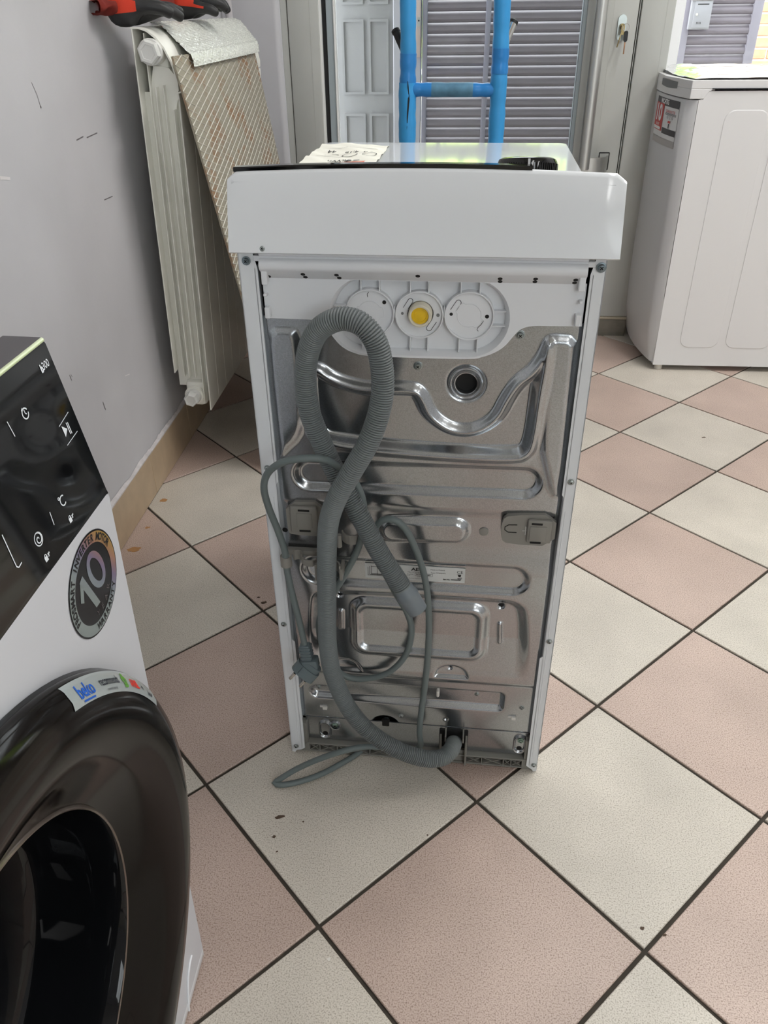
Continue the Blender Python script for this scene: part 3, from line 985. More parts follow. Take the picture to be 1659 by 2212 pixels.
# three round bosses with rims and stiffening webs
CIR = [(0.1455, 0.7490, 0.0282), (0.2022, 0.7485, 0.0276), (0.2588, 0.7485, 0.0282)]
b = MB()
for (cx, cz, r_) in CIR:
    b.lathe([(r_, -DEEP), (r_, -0.0078), (r_ - 0.0004, -0.0073), (r_ - 0.0012, -0.0073), (r_ - 0.0016, -0.0078), (r_ - 0.0016, -0.0110)], (cx, 0, cz), (0, -1, 0), 56)
b.build('boss_rim', M_WPLAS, pl, 40)
for k, (cx, cz, r_) in enumerate(CIR):
    b = MB()
    y_ = 0.0108 if k == 1 else 0.0112
    ring = [(cx + r_ * math.cos(2 * PI * q / 56), cz + r_ * math.sin(2 * PI * q / 56)) for q in range(56)]
    if k == 1:
        hol = [(cx + 0.0012 + 0.0150 * math.cos(2 * PI * q / 32), cz + 0.0010 + 0.0150 * math.sin(2 * PI * q / 32)) for q in range(32)]
        b.prism(ring, y_, y_ + 0.002, lambda a, c, d: (a, d, c), holes=[hol])
    else:
        b.prism(ring, y_, y_ + 0.002, lambda a, c, d: (a, d, c))
    cap = b.build('boss_cap', M_WPLAS, pl, 30)
    # faint knock-out outline
    if k != 1:
        rr_ = 0.0135
        outl = []
        for q in range(60):
            t = 2 * PI * q / 60
            ex = 0.0026 if (abs(math.cos(t)) > 0.90) else 0.0
            outl.append((cx + (rr_ + ex) * math.cos(t + (0 if k == 0 else -0.7)), y_ - 0.0002, cz + (rr_ + ex) * math.sin(t + (0 if k == 0 else -0.7))))
        MB().tube(outl, 0.00042, 5, closed=True).build('knockout_line', M_WPLAS, cap, 60)
    slots = []
    def u_slot(ax, az, L, w, rot, open_=0.0):
        pts = []
        for (qx, qz) in [(-w, -L), (-w, L * .6)] + [(-w * math.cos(t), L * .6 + w * math.sin(t)) for t in np.linspace(0.2, PI - 0.2, 8)] + [(w, L * .6), (w, -L + open_)]:
            pts.append((ax + qx * math.cos(rot) - qz * math.sin(rot), y_ - 0.0001, az + qx * math.sin(rot) + qz * math.cos(rot)))
        return pts
    if k == 1:
        slots.append(u_slot(cx - 0.0125, cz + 0.0120, 0.0068, 0.0028, math.radians(-32), 0.002))
        slots.append(u_slot(cx + 0.0135, cz - 0.0125, 0.0068, 0.0030, math.radians(148), 0.002))
    if k == 2:
        slots.append(u_slot(cx - 0.0150, cz + 0.0110, 0.0072, 0.0030, math.radians(-32), 0.002))
        slots.append([(cx + 0.0165, y_ - .0001, cz - 0.0055), (cx + 0.0135, y_ - .0001, cz - 0.0105), (cx + 0.0105, y_ - .0001, cz - 0.0135), (cx + 0.0095, y_ - .0001, cz - 0.0160), (cx + 0.0110, y_ - .0001, cz - 0.0180)])
    if k == 0:
        slots.append([(cx - 0.0010, y_ - .0001, cz + 0.0240), (cx - 0.0028, y_ - .0001, cz + 0.0215), (cx - 0.0024, y_ - .0001, cz + 0.0180)])
    for s_ in slots:
        MB().tube(s_, 0.00032, 6).build('moulded_slot', M_BLACK, cap, 60)
    holes = {0: [(0.0165, 0.0125, 0.0023)], 1: [(-0.0195, 0.0008, 0.0016), (0.0212, -0.0003, 0.0020)], 2: [(-0.0205, 0.0012, 0.0019), (0.0200, -0.0005, 0.0023)]}[k]
    for (hx, hz, hr) in holes:
        MB().lathe([(hr, -0.0003), (hr, 0.0002), (0, 0.0002)], (cx + hx, y_, cz + hz), (0, -1, 0), 16).build('round_hole', M_BLACK if k != 1 else mat('hole_grey', (120, 122, 122), 0.7), cap, 0)
def web(p, q, y0=0.0092):
    b = MB()
    d = Vector((q[0] - p[0], q[1] - p[1])); n = Vector((-d.y, d.x)).normalized() * 0.00055
    b.prism([(p[0] + n.x, p[1] + n.y), (q[0] + n.x, q[1] + n.y), (q[0] - n.x, q[1] - n.y), (p[0] - n.x, p[1] - n.y)], y0, DEEP, lambda a, c, d_: (a, d_, c))
    b.build('recess_web', M_WPLAS, pl, 0)
for (xx, k) in ((0.1360, 0), (0.1570, 0), (0.1920, 1), (0.2125, 1), (0.2485, 2), (0.2695, 2)):
    cx, cz, r_ = CIR[k]
    dz = math.sqrt(max(0, r_ ** 2 - (xx - cx) ** 2))
    zt = OC[1] + OR - 0.001
    web((xx, cz + dz - 0.0005), (xx, min(zt, 0.7905)))
    web((xx, cz - dz + 0.0005), (xx, OC[1] - OR + 0.004))
for (k, sg, zz) in ((0, -1, 0.7565), (0, -1, 0.7385), (2, 1, 0.7545), (2, 1, 0.7375)):
    cx, cz, r_ = CIR[k]
    dx = math.sqrt(max(0, r_ ** 2 - (zz - cz) ** 2))
    web((cx + sg * dx * 0.99, zz), (OC[0] + sg * (OH + OR - 0.0045), zz))
for (sg, xm) in ((1, 0.1742), (1, 0.2304)):
    web((xm, 0.752 + 0.006), (xm, 0.752 - 0.006), 0.0090)
# threaded water inlet with its yellow filter
M_CREAM = mat('cream_nylon', (214, 208, 190), 0.5)
b = MB()
prof = [(0.0146, -0.020)]
for q in range(6):
    h = -0.018 + q * 0.0028
    prof += [(0.0126, h), (0.0136, h + 0.0007), (0.0136, h + 0.0014), (0.0126, h + 0.0021)]
prof += [(0.0132, -0.0010), (0.0130, 0.0), (0.0118, 0.0008), (0.0100, 0.0004), (0.0097, -0.0050)]
b.lathe(prof, (0.2035, 0, 0.7500), (0, -1, 0), 36)
inlet = b.build('water_inlet', M_CREAM, aeg, 40)
b = MB(); b.lathe([(0.0098, -0.0026), (0.0072, -0.0022), (0.0068, -0.0030), (0.0, -0.0026)], (0.2035, 0, 0.7500), (0, -1, 0), 30); 
b.build('inlet_filter', mat('yellow_filter', (238, 196, 34), 0.5, noise=0.15, nscale=120), inlet, 40)
b = MB(); b.box(0.1945, 0.2095, 0.0148, 0.0160, 0.7600, 0.7665); b.box(0.2115, 0.2205, 0.0148, 0.0160, 0.7505, 0.7635, M=Matrix.Translation((0.216, 0, 0.757)) @ Matrix.Rotation(math.radians(35), 4, 'Y') @ Matrix.Translation((-0.216, 0, -0.757))); b.box(0.1870, 0.1930, 0.0148, 0.0160, 0.7360, 0.7480)
b.build('inlet_key', mat('key_grey', (150, 155, 150), 0.5), inlet, 0)
# beam end brackets beside the side posts
for sg in (-1, 1):
    cx = 0.0258 if sg < 0 else 0.3812
    b = MB()
    b.box(min(cx, cx - sg * 0.006), max(cx, cx - sg * 0.006), -0.004, 0.012, 0.744, 0.757, bev=0.0008, seg=1)
    b.box(min(cx, cx - sg * 0.004), max(cx, cx - sg * 0.004), -0.003, 0.012, 0.769, 0.7725, bev=0.0006, seg=1)
    b.box(min(cx, cx - sg * 0.007), max(cx, cx - sg * 0.007), -0.005, 0.012, 0.783, 0.800, bev=0.0008, seg=1)
    b.box(min(cx, cx + sg * 0.008), max(cx, cx + sg * 0.008), -0.0022, 0.010, 0.8085, 0.8145, bev=0.0006, seg=1)
    b.build('beam_bracket', M_WPLAS, beam, 30)
for (sx, sz, sr, col) in [(0.0096, 0.8085, 0.0050, 1), (0.3963 - .0005, 0.8085, 0.0055, 1), (0.0090, 0.5438, 0.0043, 0), (0.3945, 0.5438, 0.0043, 0), (0.0086, 0.2797, 0.0043, 0), (0.3945, 0.2802, 0.0043, 0), (0.0080, 0.0160, 0.0042, 0), (0.3962, 0.0165, 0.0042, 0)]:
    screw('screw', (sx, -0.0004, sz), (0, -1, 0), sr, aeg, M_ZINC if not col else mat('dark_zinc', (128, 140, 146), 0.35, metal=1.0), M_DARK)
screw('screw', (0.0340, -0.0178, 0.8262), (0, -1, 0.3), 0.0040, aeg, M_ZINC, M_DARK)

# ---- stamped galvanised back panel (height field over the real sheet outline)
def seg_sd(X, Z, a, b_):
    ax, az = a; bx, bz = b_
    dx, dz = bx - ax, bz - az
    t = np.clip(((X - ax) * dx + (Z - az) * dz) / (dx * dx + dz * dz + 1e-12), 0, 1)
    return np.hypot(X - ax - t * dx, Z - az - t * dz)
def cap_sd(X, Z, a, b_, r_): return seg_sd(X, Z, a, b_) - r_
def poly_sd(X, Z, P):
    d = np.full(X.shape, 1e9); inside = np.zeros(X.shape, bool)
    n = len(P)
    for i in range(n):
        a, c = P[i], P[(i + 1) % n]
        d = np.minimum(d, seg_sd(X, Z, a, c))
        cond = (a[1] > Z) != (c[1] > Z)
        xint = (c[0] - a[0]) * (Z - a[1]) / ((c[1] - a[1]) if abs(c[1] - a[1]) > 1e-12 else 1e-12) + a[0]
        inside ^= cond & (X < xint)
    return np.where(inside, -d, d)
def rbox_sd(X, Z, x0, x1, z0, z1, r_):
    qx = np.abs(X - (x0 + x1) / 2) - (x1 - x0) / 2 + r_
    qz = np.abs(Z - (z0 + z1) / 2) - (z1 - z0) / 2 + r_
    return np.hypot(np.maximum(qx, 0), np.maximum(qz, 0)) + np.minimum(np.maximum(qx, qz), 0) - r_
def step(sd, w):
    t = np.clip(0.5 - sd / w, 0, 1)
    return t * t * (3 - 2 * t)
def round_poly(P, it=2):
    for _ in range(it):
        Q = []
        for i in range(len(P)):
            a, c = P[i], P[(i + 1) % len(P)]
            Q += [(a[0] * .75 + c[0] * .25, a[1] * .75 + c[1] * .25), (a[0] * .25 + c[0] * .75, a[1] * .25 + c[1] * .75)]
        P = Q
    return P
# inner pan of the upper field, dipping round the drain outlet
F1 = [(0.0590, 0.6880), (0.0834, 0.6850), (0.1000, 0.6720), (0.1240, 0.6640), (0.1443, 0.6610), (0.1880, 0.6630), (0.2040, 0.6610), (0.2130, 0.6480), (0.2210, 0.6280), (0.2400, 0.6130), (0.2577, 0.6090), (0.2760, 0.6130), (0.2940, 0.6280), (0.3030, 0.6520), (0.3150, 0.6740), (0.3320, 0.6880), (0.3420, 0.7050), (0.3480, 0.7240), (0.3540, 0.7200), (0.3520, 0.6500), (0.3500, 0.5950), (0.3440, 0.5740), (0.3250, 0.5630), (0.2000, 0.5650), (0.1000, 0.5720), (0.0740, 0.5800), (0.0610, 0.6030)]
F1 = round_poly(F1, 2)
F5 = round_poly([(0.0560, 0.3180), (0.0640, 0.3330), (0.1200, 0.3360), (0.3250, 0.3370), (0.3450, 0.3330), (0.3560, 0.3160), (0.3650, 0.2000), (0.3500, 0.1940), (0.0700, 0.1940), (0.0480, 0.1990)], 2)
PADL = round_poly([(0.0280, 0.7255), (0.0500, 0.7265), (0.0570, 0.7235), (0.0595, 0.6900), (0.0590, 0.6100), (0.0500, 0.5850), (0.0330, 0.5680), (0.0260, 0.5600), (0.0240, 0.7000)], 1)
PADR = round_poly([(0.3480, 0.7230), (0.3530, 0.7265), (0.3790, 0.7250), (0.3800, 0.7000), (0.3840, 0.5200), (0.3740, 0.5200), (0.3620, 0.5600), (0.3540, 0.5900), (0.3530, 0.6500)], 1)
DR = (0.2590, 0.6670)
PITS = [(0.0907, 0.3243, 0.0043), (0.3239, 0.3218, 0.0045), (0.2555, 0.2012, 0.0023), (0.2525, 0.0923, 0.0024)]
def relief(X, Z):
    h = np.zeros(X.shape)
    # upper block and lower block stand proud of the strap valley
    valley = step(Z - 0.483, 0.022) * (1 - step(Z - 0.408, 0.050))
    h -= 0.0060 * valley
    h += 0.0035 * step(poly_sd(X, Z, PADL), 0.012)
    h += 0.0045 * step(poly_sd(X, Z, PADR), 0.012)
    sd1 = poly_sd(X, Z, F1)
    h -= 0.0085 * step(sd1 + 0.012, 0.0140)
    h += 0.0072 * np.cos(np.clip((sd1 + 0.0060) / 0.0120, -1, 1) * PI / 2) ** 2
    # slots
    h -= 0.0075 * step(cap_sd(X, Z, (0.0625, 0.5312), (0.3380, 0.5338), 0.0190), 0.0125)
    h += 0.0085 * step(cap_sd(X, Z, (0.1700, 0.4500), (0.2530, 0.4530), 0.0165), 0.0110)
    h -= 0.0070 * step(cap_sd(X, Z, (0.0640, 0.3755), (0.3350, 0.3765), 0.0205), 0.0120)
    # big lower tray with a raised window
    tray = step(poly_sd(X, Z, F5), 0.0200)
    h -= 0.0125 * tray * np.clip((Z - 0.188) / 0.075, 0, 1)
    h += 0.0075 * step(rbox_sd(X, Z + 0.0 * X, 0.1100, 0.3035, 0.2240, 0.3205, 0.020), 0.0130)
    h -= 0.0050 * step(rbox_sd(X, Z, 0.1195, 0.2930, 0.2335, 0.3085, 0.014), 0.0100)
    # long slot at the foot, with its dog-leg at the left
    s7 = np.minimum(rbox_sd(X, Z, 0.0800, 0.3380, 0.1215 , 0.1560, 0.006), cap_sd(X, Z, (0.0490, 0.1330), (0.0900, 0.1330), 0.0105))
    h -= 0.0085 * step(s7, 0.0100)
    h -= 0.0035 * step(Z - 0.178, 0.010)
    # small ribs, half-moon boss, drain collar seat
    h += 0.0035 * step(cap_sd(X, Z, (0.0918, 0.2950), (0.0912, 0.2630), 0.0025), 0.0035)
    h += 0.0035 * step(cap_sd(X, Z, (0.3242, 0.2895), (0.3262, 0.2560), 0.0025), 0.0035)
    moon = np.maximum(np.hypot((X - 0.2575) / 1.28, Z - 0.1885) - 0.0190, 0.1870 - Z)
    h -= 0.0045 * step(moon, 0.0060)
    moon2 = np.maximum(np.hypot((X - 0.0950) / 1.28, Z - 0.1870) - 0.0190, 0.1870 - Z)
    h -= 0.0045 * step(moon2, 0.0060)
    h -= 0.0045 * step(np.hypot(X - DR[0], Z - DR[1]) - 0.0215, 0.0070)
    h -= 0.0120 * step(np.hypot(X - DR[0], Z - DR[1]) - 0.0150, 0.0030)
    # recess for the cable exit at the lower edge
    h -= 0.0090 * step(np.hypot((X - 0.1552) / 1.15, Z - 0.0700) - 0.0165, 0.0100)
    for (px, pz, pr) in PITS:
        h -= 0.0035 * step(np.hypot(X - px, Z - pz) - pr, 0.0018)
    # rolled outer edge
    e = np.minimum(np.minimum(X - 0.0180, 0.3880 - X), Z - 0.072)
    h -= 0.0060 * (1 - np.clip(e / 0.006, 0, 1)) ** 2
    return h
NX, NZ = 250, 430
xs = np.linspace(0.0170, 0.3892, NX)
zt = np.interp(xs, [p[0] for p in CURVE], [p[1] for p in CURVE]) + 0.0009
tt = np.linspace(0, 1, NZ)
Xg = np.repeat(xs[:, None], NZ, 1)
Zg = 0.0690 + tt[None, :] * (zt[:, None] - 0.0690)
Hg = relief(Xg, Zg)
Yg = 0.0085 - Hg
V = np.stack([Xg, Yg, Zg], -1).reshape(-1, 3)
I = np.arange(NX * NZ).reshape(NX, NZ)
F = np.stack([I[:-1, :-1], I[1:, :-1], I[1:, 1:], I[:-1, 1:]], -1).reshape(-1, 4)
me = bpy.data.meshes.new('back_panel')
me.vertices.add(len(V)); me.vertices.foreach_set('co', V.ravel())
me.loops.add(F.size); me.loops.foreach_set('vertex_index', F.ravel().astype(np.int32))
me.polygons.add(len(F)); me.polygons.foreach_set('loop_start', np.arange(0, F.size, 4, dtype=np.int32)); me.polygons.foreach_set('loop_total', np.full(len(F), 4, dtype=np.int32))
me.update(calc_edges=True); me.validate()
back = link('back_panel', me, M_GALV, aeg, 180)
# turned-in edge of the sheet under the plastic beam
def rel_y(x, z): return 0.0085 - float(relief(np.array([x]), np.array([z]))[0])
for (px, pz, pr) in PITS:
    MB().lathe([(pr * .92, 0), (0, 0)], (px, rel_y(px, pz) - 0.0006, pz), (0, -1, 0), 20).build('punched_hole', M_BLACK, back, 0)
b = MB(); b.lathe([(0.0010, -.0005), (0.0028, 0), (0.0032, -.001)], (0.0197, 0.0055, 0.4446), (0, -1, 0), 16)
MB().lathe([(0.0038, 0.0), (0.0, 0.0)], (0.0225, 0.0062, 0.4440), (0, -1, 0), 18).build('punched_hole', M_BLACK, back, 0)
# rolled collar of the drain outlet
yc = 0.0085
b = MB()
b.lathe([(0.0215, -0.0035), (0.0205, 0.0005), (0.0185, 0.0022), (0.0168, 0.0012), (0.0160, -0.0025), (0.0150, -0.0020), (0.0140, 0.0006), (0.0130, 0.0004), (0.0124, -0.002), (0.0122, -0.012)], (DR[0], yc, DR[1]), (0, -1, 0), 48)
b.build('outlet_collar', M_GALV, back, 60)
MB().lathe([(0.0124, 0), (0, 0)], (DR[0], yc + 0.0085, DR[1]), (0, -1, 0), 32).build('outlet_hole', M_BLACK, back, 0)
for (px, pz, r_) in [(0.3175, 0.7284, 0.0056), (0.2016, 0.6872, 0.0056), (0.0492, 0.1350, 0.0040), (0.2986, 0.1445, 0.0040), (0.3681, 0.1307, 0.0040), (0.1812, 0.0929, 0.0040)]:
    screw('screw', (px, rel_y(px, pz) + 0.0003, pz), (0, -1, 0), r_, back, M_ZINC, M_DARK)
# blind plug, locating pin, two white clip tabs
MB().lathe([(0.0062, 0), (0.0062, 0.0012), (0.005, 0.0018), (0, 0.0019)], (0.2918, rel_y(0.2918, 0.453), 0.4530), (0, -1, 0), 24).build('blind_plug', M_GPLAS, back, 40)
b = MB(); b.tube([(0.2382, rel_y(.2382, .1452) + .002, 0.1490), (0.2382, rel_y(.2382, .1452) - 0.004, 0.1480), (0.2382, rel_y(.2382, .1452) - 0.005, 0.1400), (0.2382, rel_y(.2382, .1452), 0.1370)], [0.002, 0.0026, 0.0026, 0.002], 10)
b.build('cable_pin', mat('pale_nylon', (214, 212, 206), 0.5), back, 60)
for (cx, cz) in ((0.0560, 0.1000), (0.3545, 0.1085)):
    y_ = rel_y(cx, cz)
    b = MB(); b.box(cx - 0.0010, cx + 0.0065, y_ - 0.0035, y_ + 0.001, cz - 0.0042, cz + 0.0028, bev=0.0008, seg=1); b.box(cx - 0.0055, cx, y_ - 0.0018, y_ + 0.001, cz - 0.0006, cz + 0.0028, bev=0.0004, seg=1)
    b.build('clip_tab', mat('pale_nylon', (214, 212, 206), 0.5), back, 30)
# cable exit
MB().box(0.1495, 0.1625, 0.0125, 0.0165, 0.0640, 0.0800, bev=0.003).build('cable_grommet', M_BLACK, back, 30)
# dark seam shadow pieces: real gaps, backed by the black body
MB().box(0.0150, 0.3900, 0.036, 0.042, 0.020, 0.80).build('backing_sheet', M_DARK, aeg, 0)

# rating plate
lab_y = lambda a, c: (0.1303 + a, rel_y(0.20, 0.3815) - 0.0006, 0.3687 + c)
b = MB(); yl = rel_y(0.20, 0.375)
b.box(0.1300, 0.2702, yl - 0.0009, yl - 0.0003, 0.3637, 0.3893)
rp = b.build('rating_plate', mat('silver_label', (206, 208, 206), 0.45), aeg, 0)
P_ = Print(lambda a, c: (0.1300 + a, yl - 0.00115, 0.3637 + c))
for k in range(3):
    q = k * 0.0024
    P_.stroke([(0.0042 + q, 0.0195 + q * .5), (0.0042 + q, 0.0050 + q * .6), (0.026, 0.0050 + q * .6)], 0.0006)
P_.stroke([(0.0090, 0.0068), (0.0090, 0.0205), (0.0250, 0.0205), (0.0250, 0.0068), (0.0090, 0.0068)], 0.0006)
P_.stroke([(0.0170, 0.0068), (0.0170, 0.0205)], 0.0006)
P_.text('AEG', 0.0068, 0.0740, 0.0195, sx=1.35, bold=0.00022)
P_.text('Mod. L7TE74265', 0.0028, 0.0700, 0.0145)
P_.text('Made in Poland', 0.0028, 0.1020, 0.0205, sx=1.15)
P_.text('Type TP342471', 0.0029, 0.1030, 0.0152, sx=1.15)
P_.text('Prod.No.', 0.0025, 0.0640, 0.0108)
P_.text('913143649 E01', 0.0033, 0.0825, 0.0107, bold=0.0001)
P_.stroke([(0.0705, 0.0085), (0.0950, 0.0085), (0.0950, 0.0130), (0.0705, 0.0130), (0.0705, 0.0085)], 0.00035)
P_.text('~ 50 Hz', 0.0022, 0.0600, 0.0085)
P_.text('2100 W 10 A', 0.0022, 0.0800, 0.0070)
P_.text('Electrolux Appliances AB', 0.0020, 0.0720, 0.0040)
P_.text('Ser.No. 44500058', 0.0030, 0.1220, 0.0050, sx=1.1, bold=0.0001)
P_.text('CE', 0.0072, 0.1330, 0.0185, sx=1.0)
P_.poly([(0.1300, 0.0150), (0.1350, 0.0150), (0.1340, 0.0105), (0.1312, 0.0105)]).stroke([(0.1290, 0.0150), (0.1362, 0.0090)], 0.0004)
P_.rect(0.1298, 0.1358, 0.0072, 0.0085)
P_.text('IPX4', 0.0022, 0.1328, 0.0060)
P_.build('rating_print', mat('print_black', (24, 24, 26), 0.6), rp)

# ---- strap anchors (grey plastic) left and right
def anchor_right():
    b = MB()
    y0 = 0.0105
    b.prism(round_poly([(0.3140, 0.4800), (0.3235, 0.4880), (0.3840, 0.4915), (0.3840, 0.4420), (0.3235, 0.4425), (0.3140, 0.4500)], 1), y0, y0 - 0.007, lambda a, c, d: (a, d, c))
    o = b.build('strap_anchor', M_GPLAS, aeg, 40)
    MB().box(0.3470, 0.3790, y0 - 0.0125, y0 - 0.006, 0.4490, 0.4850, bev=0.003).build('anchor_block', M_GPLAS, o, 30)
    MB().box(0.3500, 0.3720, y0 - 0.0140, y0 - 0.011, 0.4535, 0.4760, bev=0.0012).build('anchor_pad', M_GPLAS, o, 30)
    for zz in (0.4795, 0.4505):
        MB().box(0.3520, 0.3660, y0 - 0.0129, y0 - 0.0115, zz - 0.0016, zz + 0.0016, bev=0.0004, seg=1).build('anchor_slit', M_BLACK, o, 0)
    MB().tube([(0.3340, y0 - .0072, 0.4735), (0.3230, y0 - .0072, 0.4730), (0.3185, y0 - .0072, 0.4695), (0.3185, y0 - .0072, 0.4650), (0.3230, y0 - .0072, 0.4615), (0.3340, y0 - .0072, 0.4615)], 0.0006, 6).build('tab_line', M_BLACK, o, 60)
    b = MB(); b.box(0.3448, 0.3462, y0 - .0080, y0 - 0.006, 0.4590, 0.4720); b.box(0.3410, 0.3495, y0 - .0080, y0 - 0.006, 0.4648, 0.4660)
    b.build('tab_rib', mat('pale_grey_plastic', (186, 184, 180), 0.5), o, 0)
anchor_right()
def anchor_left():
    y0 = 0.0105
    b = MB()
    b.prism(round_poly([(0.0270, 0.4920), (0.0800, 0.4930), (0.0800, 0.4380), (0.0330, 0.4385), (0.0270, 0.4430)], 1), y0, y0 - 0.007, lambda a, c, d: (a, d, c))
    o = b.build('strap_anchor', M_GPLAS, aeg, 40)
    MB().box(0.0330, 0.0700, y0 - 0.0125, y0 - 0.006, 0.4450, 0.4875, bev=0.003).build('anchor_block', M_GPLAS, o, 30)
    MB().box(0.0420, 0.0630, y0 - 0.0140, y0 - 0.011, 0.4545, 0.4780, bev=0.0012).build('anchor_pad', M_GPLAS, o, 30)
    for zz in (0.4820, 0.4495):
        MB().box(0.0445, 0.0600, y0 - 0.0129, y0 - 0.0115, zz - 0.0016, zz + 0.0016, bev=0.0004, seg=1).build('anchor_slit', M_BLACK, o, 0)
    MB().box(0.0700, 0.0740, y0 - 0.016, y0 - 0.004, 0.4320, 0.4500, bev=0.001).build('anchor_hook', M_GPLAS, o, 30)
anchor_left()
# hose cradles: a saddle holding each strand, a bar with small cable clips
def saddle(cx, cz, r_, wz, y0, a0, a1, name='hose_clip'):
    b = MB()
    pts_o = [(cx + (r_ + 0.0022) * math.cos(t), y0 - (r_ + 0.0022) * math.sin(t)) for t in np.linspace(a0, a1, 16)]
    pts_i = [(cx + r_ * math.cos(t), y0 - r_ * math.sin(t)) for t in np.linspace(a1, a0, 16)]
    b.prism(pts_o + pts_i, cz - wz / 2, cz + wz / 2, lambda a, c, d: (a, c, d))
    return b.build(name, M_GPLAS, aeg, 40)
bar = MB().box(0.0195, 0.0800, -0.002, 0.008, 0.4080, 0.4160, bev=0.001).build('clip_bar', M_GPLAS, aeg, 30)
saddle(0.0259, 0.4080, 0.0058, 0.016, -0.0150, -0.6, PI + 0.6, 'cable_clip')
saddle(0.0405, 0.4095, 0.0062, 0.016, -0.0080, -2.6, 0.9 - 0.4, 'cable_clip')
saddle(0.0590, 0.4080, 0.0115, 0.010, -0.006, 0.0, PI, 'cable_clip')
saddle(0.0870, 0.4090, 0.0150, 0.016, -0.0340, PI * 1.02, PI * 1.98, 'hose_clip')
MB().tube([(0.0712, -0.030, 0.416), (0.0712, -0.030, 0.390)], 0.0032, 10).build('clip_post', M_GPLAS, bar, 40)
MB().box(0.1020, 0.1062, -0.034, -0.010, 0.3930, 0.4120, bev=0.001).build('clip_post', M_GPLAS, bar, 30)
MB().tube([(0.1010, -0.016, 0.4560), (0.1010, -0.016, 0.4370)], 0.0036, 10).build('clip_post', M_GPLAS, bar, 40)
saddle(0.1170, 0.4460, 0.0130, 0.014, 0.002, 0.1, PI - 0.1, 'hose_clip')
MB().box(0.1270, 0.1300, -0.014, 0.004, 0.4370, 0.4520, bev=0.001).build('clip_post', M_GPLAS, bar, 30)

# ---- lower back: galvanised bracket plate, grey plastic base with trussed rail, feet
b = MB(); b.box(0.0250, 0.3840, 0.0130, 0.0150, 0.0240, 0.0740)
lower = b.build('lower_bracket', M_GALV, aeg, 0)
for (cx, cz, mirror) in ((0.0560, 0.0480, 1), (0.3715, 0.0490, 0)):
    # pressed foot pads with a hole and a screw
    y_ = 0.013
    out = capsule(0, 0, 0.010, 0.0105, 10)
    b = MB()
    P0 = [(cx - q[1], cz + q[0]) for q in out]
    P1 = [(cx - q[1] * .72, cz + q[0] * .80) for q in out]
    b.grid([[(p[0], y_, p[1]) for p in P0], [(p[0] * .5 + q[0] * .5, y_ - 0.0045, p[1] * .5 + q[1] * .5) for p, q in zip(P0, P1)], [(q[0], y_ - 0.004, q[1]) for q in P1], [(q[0], y_ + 0.001, q[1]) for q in [(cx - w_[1] * .6, cz + w_[0] * .7) for w_ in out]]], closev=True)
    b.bm.faces.new([b.bm.verts.new((cx - w_[1] * .6, y_ - 0.0006, cz + w_[0] * .7)) for w_ in out])
    pad = b.build('foot_pad', M_GALV, lower, 60)
    MB().lathe([(0.0042, 0), (0, 0)], (cx, y_ - 0.0010, cz - 0.010), (0, -1, 0), 16).build('pad_hole', M_BLACK, pad, 0)
    if mirror:
        MB().lathe([(0.0100, -0.001), (0.0085, 0.0030), (0.0070, 0.0026)], (cx + 0.0175, y_, cz + 0.010), (0, -1, 0), 24).build('pad_ear', M_GALV, pad, 60)
        screw('screw', (cx + 0.0175, y_ - 0.001, cz + 0.013), (0, -1, 0), 0.0058, pad, mat('green_zinc', (150, 172, 160), 0.3, metal=1.0), M_DARK)
    else:
        screw('screw', (cx + 0.001, y_ - 0.002, cz + 0.009), (0, -1, 0), 0.0050, pad, mat('green_zinc', (150, 172, 160), 0.3, metal=1.0), M_DARK)
b = MB()
by0, by1 = 0.0030, 0.0180
b.box(0.0240, 0.3860, by0, by1, 0.0195, 0.0225, bev=0.0006, seg=1)
b.box(0.0100, 0.3960, by0, by1, 0.0022, 0.0050, bev=0.0006, seg=1)
b.box(0.0185, 0.0275, by0 + 0.001, by1, 0.004, 0.0660, bev=0.001, seg=1)
b.box(0.3800, 0.3870, by0 + 0.001, by1, 0.004, 0.0660, bev=0.001, seg=1)
b.box(0.0085, 0.0300, by0, by1, 0.0030, 0.0210, bev=0.001, seg=1)
b.box(0.3780, 0.3960, by0, by1, 0.0030, 0.0210, bev=0.001, seg=1)
xx_ = [0.0300, 0.0470, 0.0760, 0.0980, 0.1300, 0.1600, 0.1900, 0.2150, 0.2440, 0.2870, 0.3130, 0.3480, 0.3600, 0.3780]
for k in range(len(xx_) - 1):
    a, c = xx_[k], xx_[k + 1]
    b.box(c - 0.0007, c + 0.0007, by0, by1, 0.004, 0.021)
    if abs(a - 0.2440) < 1e-6:
        continue
    for (p, q) in (((a, 0.0050), (c, 0.0195)), ((a, 0.0195), (c, 0.0050))):
        d = Vector((q[0] - p[0], q[1] - p[1])); n_ = Vector((-d.y, d.x)).normalized() * 0.0005
        b.prism([(p[0] + n_.x, p[1] + n_.y), (q[0] + n_.x, q[1] + n_.y), (q[0] - n_.x, q[1] - n_.y), (p[0] - n_.x, p[1] - n_.y)], by0 + 0.001, by1, lambda a_, c_, d_: (a_, d_, c_))
rail = b.build('base_rail', M_GPLAS2, aeg, 30)
MB().box(0.0100, 0.3950, 0.019, 0.060, 0.0030, 0.0240).build('base_tray', M_DARK, aeg, 0)
